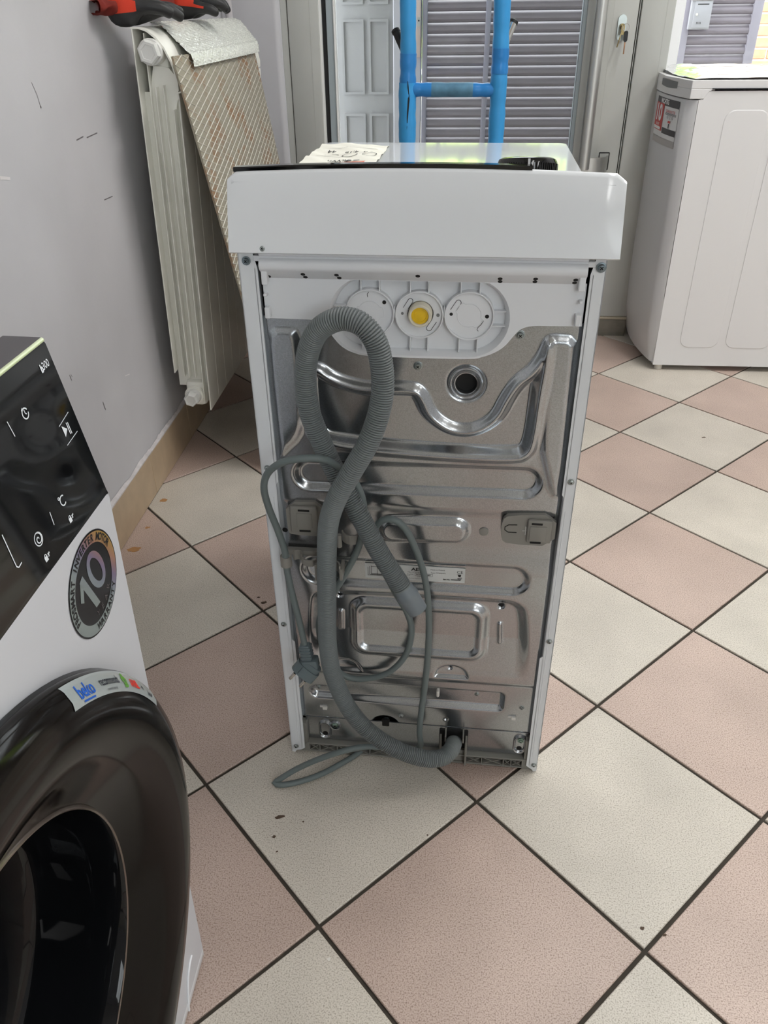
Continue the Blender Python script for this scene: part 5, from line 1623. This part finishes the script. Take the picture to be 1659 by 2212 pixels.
# toe plate, axle and wheels (behind the washer)
MB().box(-0.17, 0.17, -0.20, 0.004, 0.012, 0.020, bev=0.002).build('toe_plate', M_TUBE, truck, 30)
MB().tube([(-0.22, 0.09, 0.115), (0.22, 0.09, 0.115)], 0.010, 12).build('axle', M_TUBE, truck, 60)
for sg in (-1, 1):
    w_ = MB().lathe([(0.045, -0.022), (0.085, -0.026), (0.108, -0.020), (0.115, 0), (0.108, 0.020), (0.085, 0.026), (0.045, 0.022)], (sg * 0.215, 0.09, 0.116), (1, 0, 0), 32).build('wheel', M_RUB, truck, 40)
    MB().lathe([(0.0, -0.016), (0.046, -0.018), (0.046, 0.018), (0, 0.016)], (sg * 0.215, 0.09, 0.116), (1, 0, 0), 24).build('hub', M_TUBE, w_, 40)
    MB().tube([(sg * 0.123, 0, 0.30), (sg * 0.15, 0.09, 0.115)], 0.010, 10).build('strut', M_TUBE, truck, 60)
for zz in (0.10, 0.42):
    MB().tube([(LX, 0, zz), (RX_, 0, zz)], 0.0125, 14).build('cross_tube', M_TUBE, truck, 60)
# ================================================================== FRONT-LOADING WASHER AT THE LEFT EDGE
# local axes: x out of the front, y along the front (0 = far edge, negative towards the camera), z up
fl = empty('front_loader', (-0.1437, -0.050, 0.0), (0, 0.0253, 0))
tag(fl, 'white front loading washer with black control panel and large dark door, at left edge', 'washing machine')
FW, FD = 0.62, 0.44
M_PBLK = mat('black_glass_panel', (12, 13, 14), 0.06, spec=0.6)
M_PTOP = mat('anthracite_plastic', (78, 75, 78), 0.45)
DY, DZc = -0.293, 0.380
b = MB(); b.box(-FD, -0.130, -FW, 0.0, 0.014, 0.712, bev=0.004)
b.prism(rrect(-FW, 0.0, 0.014, 0.712, 0.004, 3), -0.1305, 0.0, lambda a, c, d: (d, a, c), holes=[[(DY + 0.24 * math.cos(2 * PI * k / 64), DZc + 0.24 * math.sin(2 * PI * k / 64)) for k in range(64)]])
b.build('cabinet', mat('cool_white_enamel', (205, 207, 212), 0.35, spec=0.5), fl, 30)
b = MB(); b.box(-FD, -0.048, -FW + .004, -0.001, 0.712, 0.838, bev=0.002)
b.build('upper_cabinet', M_WHITE, fl, 30)
b = MB(); b.box(-FD, -0.056, -FW, 0.0, 0.822, 0.842, bev=0.004)
b.build('worktop', M_WHITE, fl, 30)
# control panel: leaning back, anthracite cap with a pale edge line
pan = [(0.0, 0.7115), (-0.0010, 0.7145), (-0.0243, 0.8385), (-0.0262, 0.8420), (-0.0560, 0.8425), (-0.0560, 0.7115)]
b = MB(); b.use(M_PBLK)
b.prism(pan, -FW, -0.0003, lambda a, c, d: (a, d, c))
cp_o = b.build('control_panel', None, fl, 30)
b = MB(); b.box(-0.0560, -0.0268, -FW, 0.0, 0.8424, 0.8432, bev=0.0003, seg=1); b.build('panel_cap', M_PTOP, cp_o, 30)
b = MB(); b.grid([[(-0.0268, yy, 0.8432), (-0.0254, yy, 0.8424), (-0.0247, yy, 0.8405)] for yy in (-FW, 0.0)]); b.build('panel_edge', mat('pale_olive_edge', (176, 182, 150), 0.3, metal=0.4), cp_o, 60)
tilt = math.atan2(0.0233, 0.124)
def pfr(a, c):     # a = along the front, c = height above the panel foot measured on the panel
    return (-0.0010 - c * math.sin(tilt) + 0.0004, a, 0.7145 + c * math.cos(tilt))
PZ = lambda z: (z - 0.7145) / math.cos(tilt)
M_ICON = mat('white_icon_print', (222, 228, 232), 0.5)
def icon(name, fn):
    p = Print(pfr); fn(p); p.build(name, M_ICON, cp_o)
icon('range_letter', lambda p: p.text('b', 0.0080, -0.0182, PZ(0.8262), sx=0.9, bold=0.0004))
icon('range_number', lambda p: p.text('300', 0.0080, -0.0118, PZ(0.8268), sx=0.85, bold=0.00008))
icon('clock_icon', lambda p: p.ring(-0.0585, PZ(0.8101), 0.0032, 0.0042, 28, 0.4, 2 * PI - 0.1).stroke([(-0.0585, PZ(0.8101)), (-0.0585, PZ(0.8128))], 0.0008).stroke([(-0.0585, PZ(0.8101)), (-0.0570, PZ(0.8092))], 0.0008).poly([(-0.0620, PZ(0.8133)), (-0.0598, PZ(0.8150)), (-0.0600, PZ(0.8125))]))
for ln in ([(-0.0806, PZ(0.8146)), (-0.0795, PZ(0.8031))], [(-0.0804, PZ(0.7437)), (-0.0819, PZ(0.7338))]):
    icon('divider_line', lambda p: p.stroke(ln, 0.0008))
icon('play_icon', lambda p: p.poly([(-0.0245, PZ(0.7835)), (-0.0245, PZ(0.7745)), (-0.0185, PZ(0.7785))]).stroke([(-0.0170, PZ(0.7828)), (-0.0170, PZ(0.7735))], 0.0011).stroke([(-0.0150, PZ(0.7822)), (-0.0150, PZ(0.7730))], 0.0011))
for ln in ([(-0.0275, PZ(0.7846)), (-0.0085, PZ(0.7876))], [(-0.0272, PZ(0.7690)), (-0.0071, PZ(0.7708))]):
    icon('start_line', lambda p: p.stroke(ln, 0.0006))
icon('degree_icon', lambda p: p.ring(-0.0645, PZ(0.7448), 0.0006, 0.0013, 14).ring(-0.0605, PZ(0.7412), 0.0032, 0.0042, 24, 0.8, 2 * PI - 0.8))
for (la, lz) in ((-0.0615, 0.7257), (-0.1055, 0.7219)):
    icon('lock_icon', lambda p: p.ring(la, PZ(lz) + 0.0012, 0.0010, 0.0017, 12, 0, PI).rect(la - 0.0022, la + 0.0018, PZ(lz) - 0.0026, PZ(lz) + 0.0012).text('3"', 0.0034, la + 0.0042, PZ(lz), bold=0.0002))
sp = [( -0.1042 + (0.0006 + 0.00052 * t) * math.cos(t), PZ(0.7368) + (0.0006 + 0.00052 * t) * math.sin(t)) for t in np.linspace(0, 2.5 * PI, 60)]
icon('spin_icon', lambda p: p.stroke(sp, 0.0010).ring(-0.1042, PZ(0.7368), 0.0044, 0.0052, 28))
icon('hook_line', lambda p: p.stroke([(-0.1346, PZ(0.7609)), (-0.1362, PZ(0.7368)), (-0.1345, PZ(0.7350)), (-0.1299, PZ(0.7358))], 0.0009))
icon('star_icon', lambda p: p.text('*', 0.016, -0.1400, PZ(0.7660), bold=0.0005))
# programme knob just outside the picture edge
Mk = Matrix.Translation(pfr(-0.235, PZ(0.775))) @ Matrix.Rotation(-tilt, 4, 'Y') @ Matrix.Rotation(PI / 2, 4, 'Y')
b = MB(); b.lathe([(0.034, 0), (0.034, 0.004), (0.030, 0.018), (0.027, 0.020), (0, 0.0203)], (0, 0, 0), (0, 0, 1), 40); b.xform(Mk)
b.build('programme_knob', mat('knob_chrome', (120, 122, 124), 0.2, metal=1.0), cp_o, 40)
b = MB()
b.box(-0.03, 0.0008, -FW + 0.01, -FW + 0.20, 0.725, 0.835, bev=0.002, M=None)
# round warranty sticker
bx = lambda a, c, l=0.0004: (l, a, c)
sc_, sz_, sr_ = -0.0552, 0.6600, 0.0440
p = Print(lambda a, c: (0.00035, a, c)); p.disc(sc_, sz_, sr_, 64)
st = p.build('warranty_sticker', mat('sticker_black', (26, 24, 25), 0.25), fl)
HOLO = bpy.data.materials.new('holographic_foil'); HOLO.use_nodes = True
nt = HOLO.node_tree; bs = nt.nodes['Principled BSDF']; tc = nt.nodes.new('ShaderNodeTexCoord'); sx_ = nt.nodes.new('ShaderNodeSeparateXYZ')
nt.links.new(tc.outputs['Object'], sx_.inputs[0])
ma = nt.nodes.new('ShaderNodeMath'); ma.operation = 'MULTIPLY_ADD'; ma.inputs[1].default_value = 9.0; ma.inputs[2].default_value = 0.62
mz = nt.nodes.new('ShaderNodeMath'); mz.operation = 'MULTIPLY_ADD'; mz.inputs[1].default_value = 7.0; mz.inputs[2].default_value = -4.62
nt.links.new(sx_.outputs['Y'], ma.inputs[0]); nt.links.new(sx_.outputs['Z'], mz.inputs[0])
md_ = nt.nodes.new('ShaderNodeMath'); md_.operation = 'ADD'; nt.links.new(ma.outputs[0], md_.inputs[0]); nt.links.new(mz.outputs[0], md_.inputs[1])
cr_ = nt.nodes.new('ShaderNodeValToRGB')
E_ = cr_.color_ramp.elements
E_[0].position = 0.0; E_[0].color = lin((150, 160, 158)); E_[1].position = 1.0; E_[1].color = lin((128, 96, 118))
for ps, col in ((0.18, (142, 150, 160)), (0.32, (136, 122, 150)), (0.46, (176, 132, 110)), (0.60, (186, 152, 80)), (0.72, (196, 92, 66)), (0.85, (150, 108, 106))):
    q = E_.new(ps); q.color = lin(col)
nt.links.new(md_.outputs[0], cr_.inputs[0]); nt.links.new(cr_.outputs[0], bs.inputs['Base Color']); bs.inputs['Roughness'].default_value = 0.3; bs.inputs['Metallic'].default_value = 0.3
p = Print(lambda a, c: (0.00060, a, c)); p.ring(sc_, sz_, 0.0335, 0.0425, 72)
th = math.radians(24)
def rot10(q): return (sc_ + q[0] * math.cos(th) - q[1] * math.sin(th), sz_ + q[0] * math.sin(th) + q[1] * math.cos(th))
one = [(-0.0235, 0.0110), (-0.0120, 0.0235), (-0.0060, 0.0235), (-0.0060, -0.0200), (-0.0125, -0.0170), (-0.0125, 0.0130), (-0.0200, 0.0055)]
p.poly([rot10(q) for q in one[:2] + [one[6]]][::-1] if False else [rot10(q) for q in [(-0.0235, 0.0110), (-0.0120, 0.0235), (-0.0125, 0.0150), (-0.0205, 0.0060)]])
p.poly([rot10(q) for q in [(-0.0130, 0.0235), (-0.0060, 0.0235), (-0.0060, -0.0200), (-0.0130, -0.0165)]])
n0 = 40
oz = []
for k in range(n0 + 1):
    t = 2 * PI * k / n0
    oz.append(rot10((0.0105 + 0.0125 * math.cos(t), 0.0045 + 0.0205 * math.sin(t)))); oz.append(rot10((0.0105 + 0.0068 * math.cos(t), 0.0045 + 0.0145 * math.sin(t))))
p.add(oz, [(2 * k, 2 * k + 1, 2 * k + 3, 2 * k + 2) for k in range(n0)])
p.build('sticker_foil', HOLO, st)
p = Print(lambda a, c: (0.00080, a, c))
p.arc_text('PROSMART INVERTER MOTOR', 0.0086, sc_, sz_, 0.0378, math.radians(198), math.radians(26), bold=0.0003, sx=0.9)
p.arc_text('WARRANTY', 0.0082, sc_, sz_, 0.0380, math.radians(-100), math.radians(-38), bold=0.0003, inward=True, sx=0.9)
p.build('sticker_lettering', mat('print_black', (24, 24, 26), 0.6), st)
p = Print(lambda a, c: (0.00060, a, c))
p.arc_text('YEAR', 0.0075, sc_, sz_, 0.0275, math.radians(-98), math.radians(-42), inward=True)
p.build('sticker_year', mat('dim_foil', (110, 104, 104), 0.4, metal=0.4), st)

# big door: dark smoked rim, brushed sticker band, glass bowl
DX = 0.0
ax = (1, 0, 0); up = (0, 0, 1)
M_SMOKE = mat('smoked_rim', (20, 17, 15), 0.12, spec=0.16)
M_BOWL = mat('smoked_glass', (14, 15, 17), 0.04, spec=0.35)
dr_ = empty('door', (0, 0, 0), parent=fl)
prof = [(0.2955, -0.001), (0.2995, 0.004), (0.3000, 0.009), (0.2970, 0.015), (0.2890, 0.022), (0.2770, 0.0260), (0.2620, 0.0270), (0.2450, 0.0235), (0.2250, 0.0120), (0.2050, -0.0020), (0.1910, -0.0100)]
MB().lathe(prof, (DX, DY, DZc), ax, 120, xdir=up).build('door_rim', M_SMOKE, dr_, 60)
prof = [(0.1910, -0.0100), (0.1885, -0.0085), (0.1862, -0.0125), (0.1852, -0.0500), (0.1840, -0.0900), (0.1822, -0.0970), (0.1785, -0.0950), (0.1745, -0.1000), (0.1200, -0.1090), (0.0600, -0.1120), (0, -0.1130)]
MB().lathe(prof, (DX, DY, DZc), ax, 96, xdir=up).build('door_glass', M_BOWL, dr_, 60)
MB().lathe([(0.1918, -0.0096), (0.1905, -0.0078), (0.1893, -0.0074), (0.1882, -0.0084)], (DX, DY, DZc), ax, 96, xdir=up).build('glass_edge', mat('edge_grey', (120, 108, 100), 0.2, metal=0.6), dr_, 60)
MB().lathe([(0.2990, -0.001), (0.3006, 0.001), (0.2994, 0.004)], (DX, DY, DZc), ax, 120, xdir=up).build('door_gasket', M_GLOSSB, dr_, 60)
# brushed silver band across the upper rim with its print
def rim_pt(t, r_, lift=0.0006):
    # height of the rim profile at radius r_
    pr = [(0.2450, 0.0235), (0.2620, 0.0270), (0.2770, 0.0260), (0.2890, 0.022), (0.2970, 0.015), (0.3000, 0.009)]
    h = np.interp(r_, [q[0] for q in pr], [q[1] for q in pr])
    return (DX + h + lift, DY + r_ * math.cos(t), DZc + r_ * math.sin(t))
T0, T1 = math.radians(62.5), math.radians(27)
R0_, R1_ = 0.2835, 0.2990
b = MB(); b.grid([[rim_pt(T0 + (T1 - T0) * i / 50, R0_ + (R1_ - R0_) * j / 12) for j in range(13)] for i in range(51)])
band = b.build('advert_band', mat('brushed_silver_film', (186, 194, 194), 0.26, metal=0.35), dr_, 60)
def bfr(a, c):      # a: distance along the band from its left end, c: height across it
    rm = (R0_ + R1_) / 2
    return rim_pt(T0 - a / rm, rm + c, 0.0012)
p = Print(bfr); p.text('beko', 0.0120, 0.0250, 0.0008, sx=1.05, bold=0.0003); p.stroke([(0.0160, -0.0052), (0.0350, -0.0054)], 0.0014)
p.build('band_brand_print', mat('blue_print', (28, 92, 190), 0.5), band)
M_DPR = mat('dark_print', (36, 40, 52), 0.5)
p = Print(bfr); p.text('recommends', 0.0080, 0.0680, 0.0016, sx=0.88, bold=0.0001); p.build('band_text_print', M_DPR, band)
p = Print(bfr); p.text('powerful cleaning', 0.0030, 0.0680, -0.0042, sx=0.9); p.build('band_slogan_print', M_DPR, band)
p = Print(bfr); p.text('+', 0.0075, 0.1400, -0.001, bold=0.0003); p.build('band_plus_print', M_DPR, band)
p = Print(bfr); p.text('L', 0.0046, 0.1560, 0.0050, sx=0.8); p.text('Lenor', 0.0064, 0.1600, -0.0022, sx=0.8, bold=0.0001); p.build('band_softener_print', M_DPR, band)
p = Print(bfr); p.text('ARIEL', 0.0086, 0.1205, -0.0005, sx=0.90, bold=0.0003); p.build('band_red_print', mat('red_print', (214, 48, 34), 0.5), band)
p = Print(bfr)
for k in range(5):
    t = 2 * PI * k / 5 + 0.3
    p.ring(0.0985 + 0.0030 * math.cos(t), 0.0005 + 0.0036 * math.sin(t), 0.0006, 0.0022, 10)
p.build('band_green_print', mat('green_print', (98, 160, 58), 0.5), band)
# filter flap line and plinth
b = MB(); b.tube(spline([(0.0006, -0.0330, 0.0630), (0.0010, -0.0440, 0.0610), (0.0010, -0.0560, 0.0480), (0.0010, -0.0640, 0.0260), (0.0008, -0.0690, 0.0030)], 8), 0.0013, 8)
b.build('filter_flap_edge', mat('bright_white', (238, 240, 244), 0.35), fl, 60)
b = MB(); b.box(-0.012, 0.0006, -FW, 0.0004, 0.004, 0.018, bev=0.002); b.build('plinth', M_WHITE, fl, 30)
for (fx, fy) in ((-0.04, -0.05), (-0.04, -FW + 0.05), (-FD + 0.04, -0.05), (-FD + 0.04, -FW + 0.05)):
    zf = 0.0253 * fx * -1
    MB().cyl((fx, fy, max(0.0005, zf * .98)), (fx, fy, 0.02), 0.018, seg=16).build('foot', M_GPLAS2, fl, 40)

# ================================================================== TOP-LOADING WASHER BY THE WINDOW
# local axes = world axes; origin at the near front corner on the floor
tw = empty('top_loader', (0.798, 1.980, 0.0)); tag(tw, 'white top loading washer with red and white sticker standing by the right window', 'washing machine')
TWW, TDD = 0.47, 0.62       # width along y, depth along x
M_TW = mat('warm_white_enamel', (222, 221, 221), 0.34, spec=0.5)
M_TWF = mat('front_white_plastic', (206, 205, 206), 0.28, spec=0.5)
def bow(y):     # front face bows out (negative x) towards the middle
    u = y / TWW
    return -0.030 * (1 - (2 * u - 1) ** 2)
# side sheet facing the room
def side_out():
    return [(0.031, 0.019), (TDD, 0.019), (TDD, 0.832), (0.056, 0.832), (0.046, 0.829), (0.040, 0.820), (0.034, 0.812), (0.026, 0.810)]
SL = lambda z: 0.031 - 0.0075 * (z / 0.82)
b = MB()
b.prism([(0.0315, 0.019), (TDD, 0.019), (TDD, 0.8335), (0.056, 0.8335), (0.0475, 0.830), (0.042, 0.821), (0.036, 0.8120), (0.0250, 0.8110)], 0.0, 0.004, lambda a, c, d: (a, d, c))
sp_ = b.build('side_panel', M_TW, tw, 30)
# embossed fields of the side panel: shallow raised outlines
def emboss(poly, par, h=0.0016, w=0.0035):
    b = MB()
    n = len(poly); cx = sum(p[0] for p in poly) / n; cz = sum(p[1] for p in poly) / n
    def off(p, d):
        v = Vector((cx - p[0], cz - p[1])); v.normalize(); return (p[0] + v.x * d, p[1] + v.y * d)
    o0 = poly; o1 = [off(p, w * 0.5) for p in poly]; o2 = [off(p, w) for p in poly]; 
    b.grid([[(p[0], -0.00005, p[1]) for p in o0], [(p[0], -h, p[1]) for p in o1], [(p[0], -h * .9, p[1]) for p in o2]], closev=True)
    f = b.bm.faces.new([b.bm.verts.new((p[0], -h * .9, p[1])) for p in o2]); f.material_index = 0
    return b.build('embossed_field', M_TW, par, 60)
emboss(rrect(0.086, 0.226, 0.600, 0.785, 0.034, 8)[:0] or [(p[0] + (0.785 - p[1]) * 0.0, p[1]) for p in rrect(0.105, 0.228, 0.082, 0.786, 0.030, 8)], sp_)
emboss(rrect(0.250, 0.395, 0.082, 0.786, 0.030, 8), sp_)
b = MB(); b.box(0.03, TDD, 0.004, TWW, 0.022, 0.83); b.build('cabinet_core', M_TW, tw, 0)
# bowed front with a lighter rounded corner strip and a kick-back toe
b = MB(); rows = []
ny = 28
for k in range(ny + 1):
    y = TWW * k / ny
    x = bow(y)
    e = min(y, TWW - y); rc = 0.020
    xr = (rc - math.sqrt(max(0.0, rc * rc - (rc - e) ** 2))) if e < rc else 0.0
    x = x + xr * 1.2
    rows.append([(0.026, y, 0.8105), (x + 0.001, y, 0.8105), (x, y, 0.809), (x + 0.002, y, 0.5), (x + 0.004, y, 0.26), (x + 0.010, y, 0.12), (x + 0.020, y, 0.060), (x + 0.026, y, 0.027), (0.030, y, 0.026)])
b.grid(rows)
b.build('front_panel', M_TWF, tw, 60)
b = MB(); b.grid([[(0.0235, -0.0002, z) for z in (0.027, 0.4, 0.8105)], [(0.0020 + 0.003, 0.0035, z) for z in (0.028, 0.4, 0.8105)], [(-0.001, 0.012, z) for z in (0.030, 0.4, 0.8105)]])
# lid with its chamfered front corner and grip recess
b = MB()
pl_ = []
for k in range(ny + 1):
    y = TWW * k / ny
    e = min(y, TWW - y); rc = 0.012
    xr = (rc - math.sqrt(max(0.0, rc * rc - (rc - e) ** 2))) if e < rc else 0.0
    pl_.append((bow(y) - 0.002 + xr, y))
outline = pl_ + [(TDD, TWW), (TDD, -0.002), (0.008, -0.002)]
outline = [(-0.001, -0.0005)] + pl_[1:] + [(TDD, TWW), (TDD, -0.002)]
b.prism(outline, 0.8385, 0.8600, lambda a, c, d: (a, c, d))
skirt = [(-0.001, -0.0006)] + pl_[1:] + [(0.020, TWW), (0.020, 0.010), (0.030, -0.0006)]
b.prism(skirt, 0.8135, 0.8386, lambda a, c, d: (a, c, d))
b.prism([(0.028, 0.8135), (0.038, 0.8140), (0.0430, 0.8225), (0.0490, 0.8310), (0.0570, 0.8350), (0.064, 0.8352), (0.064, 0.8386), (0.028, 0.8386)], -0.0006, 0.012, lambda a, c, d: (a, d, c))
lid_o = b.build('lid', M_TW, tw, 40)
bv = lid_o.modifiers.new('round', 'BEVEL'); bv.width = 0.004; bv.segments = 3; bv.limit_method = 'ANGLE'
MB().box(0.056, TDD, -0.0045, 0.004, 0.8375, 0.8400).build('lid_gap', M_DARK, tw, 0)
b = MB()
rows = []
for k in range(13):
    y = 0.085 + (0.235 - 0.085) * k / 12
    x = bow(y) - 0.0026
    rows.append([(x, y, 0.8335 - 0.003 * math.sin(PI * k / 12)), (x, y, 0.8505)])
b.grid(rows); grip = b.build('grip_recess', mat('recess_grey', (120, 122, 124), 0.6), lid_o, 60)
b = MB(); rows = []
for k in range(13):
    y = 0.080 + (0.240 - 0.080) * k / 12
    x = bow(y) - 0.0022
    rows.append([(x + 0.004, y, 0.862), (x - 0.007 * math.sin(PI * k / 12), y, 0.8600), (x - 0.008 * math.sin(PI * k / 12), y, 0.8545), (x, y, 0.8505)])
b.grid(rows); b.build('grip_lip', M_TW, lid_o, 60)
# protective film, wavy, lying on the lid
fm = empty('lid_film', (0.798, 1.980, 0.8600)); tag(fm, 'wavy clear protective film on the lid of the right hand washer', 'plastic film')
b = MB(); rows = []
for i in range(81):
    x = 0.012 + 0.59 * i / 80
    row = []
    for j in range(61):
        y = 0.012 + 0.44 * j / 60
        xx = x + bow(y) * (1 - i / 80)
        z = 0.0014 + 0.0009 * math.sin(y * 30 + x * 11) + 0.0008 * math.sin(x * 41 - y * 17) + 0.004 * math.exp(-((x - 0.11) / 0.03) ** 2 - ((y - 0.30) / 0.05) ** 2) + 0.0075 * min(1.0, x / 0.07) * ((y / 0.088 + 0.25 * math.sin(x * 9)) % 1.0) + 0.008 * (y / 0.44)
        row.append((xx, y, z))
    rows.append(row)
b.grid(rows)
b.build('film', mat('clear_film', (206, 208, 206), 0.07, spec=0.9, coat=0.6), fm, 180)
# sticker on the bowed front
def sfr(a, c, lift=0.0012):
    y = 0.255 - a
    return (bow(y) + 0.0013 * 0 - lift + 0.0002, y, 0.812 + c)
def splate(a0, a1, c0, c1, name, m_, lift, par):
    b = MB(); b.grid([[sfr(a0 + (a1 - a0) * k / 6, c, lift) for c in (c0, c1)] for k in range(7)]); return b.build(name, m_, par, 60)
M_SW = mat('sticker_white', (226, 226, 226), 0.4); M_SR = mat('sticker_red', (196, 44, 40), 0.4); M_SK = mat('sticker_dark', (52, 50, 54), 0.4)
s0_ = splate(0.0, 0.205, -0.116, -0.010, 'warranty_label', M_SW, 0.0012, tw)
splate(0.0, 0.205, -0.030, -0.010, 'label_header', M_SK, 0.0018, s0_)
splate(0.0, 0.090, -0.100, -0.026, 'label_red_field', M_SR, 0.0022, s0_)
splate(0.096, 0.205, -0.104, -0.088, 'label_footer', M_SK, 0.0018, s0_)
splate(0.0, 0.205, -0.135, -0.117, 'label_tail', mat('sticker_grey', (176, 172, 170), 0.4), 0.0012, s0_)
p = Print(lambda a, c: sfr(a, c, 0.0030)); p.text('WICHTIG', 0.018, 0.090, -0.0195, bold=0.0006); p.text('10', 0.062, 0.042, -0.054, sx=1.15, bold=0.002); p.text('JAHRE', 0.012, 0.044, -0.084, sx=1.2); p.rect(0.006, 0.080, -0.098, -0.090)
p.build('label_white_print', mat('print_white', (240, 240, 240), 0.5), s0_)
p = Print(lambda a, c: sfr(a, c, 0.0026)); p.text('GARANTIE', 0.011, 0.148, -0.042, sx=1.4); p.rect(0.140, 0.160, -0.072, -0.066); p.build('label_red_print', M_SR, s0_)
p = Print(lambda a, c: sfr(a, c, 0.0026))
for k in range(3): p.rect(0.108, 0.195, -0.0475 - k * 0.0022, -0.0465 - k * 0.0022)
p.text('10 12 10', 0.012, 0.150, -0.0575, sx=1.2); p.rect(0.146, 0.154, -0.086, -0.074); p.build('label_dark_print', M_SK, s0_)
for (fx, fy) in ((0.055, 0.02), (0.05, TWW - .03), (TDD - .05, 0.03), (TDD - .05, TWW - .03)):
    MB().cyl((fx, fy, 0.0005), (fx, fy, 0.024), 0.013, seg=16).build('foot', mat('pale_foot', (206, 200, 190), 0.5), tw, 40)
# ================================================================== CEILING LAMPS (fittings of the lights set at the top)
for k, (lx, ly) in enumerate(LAMPS):
    e = empty('ceiling_fitting', (lx, ly, CEIL_Z))
    tag(e, ['rectangular white ceiling light above the turned washer', 'rectangular white ceiling light before the right hand window', 'rectangular white ceiling light far behind the camera on the left side', 'rectangular white ceiling light in the rear right room corner'][k], 'ceiling light', 'ceiling light fittings')
    MB().box(-0.17, 0.17, -0.62, 0.62, -0.060, -0.001, bev=0.004).build('housing', mat('fitting_white', (235, 235, 235), 0.5), e, 30)
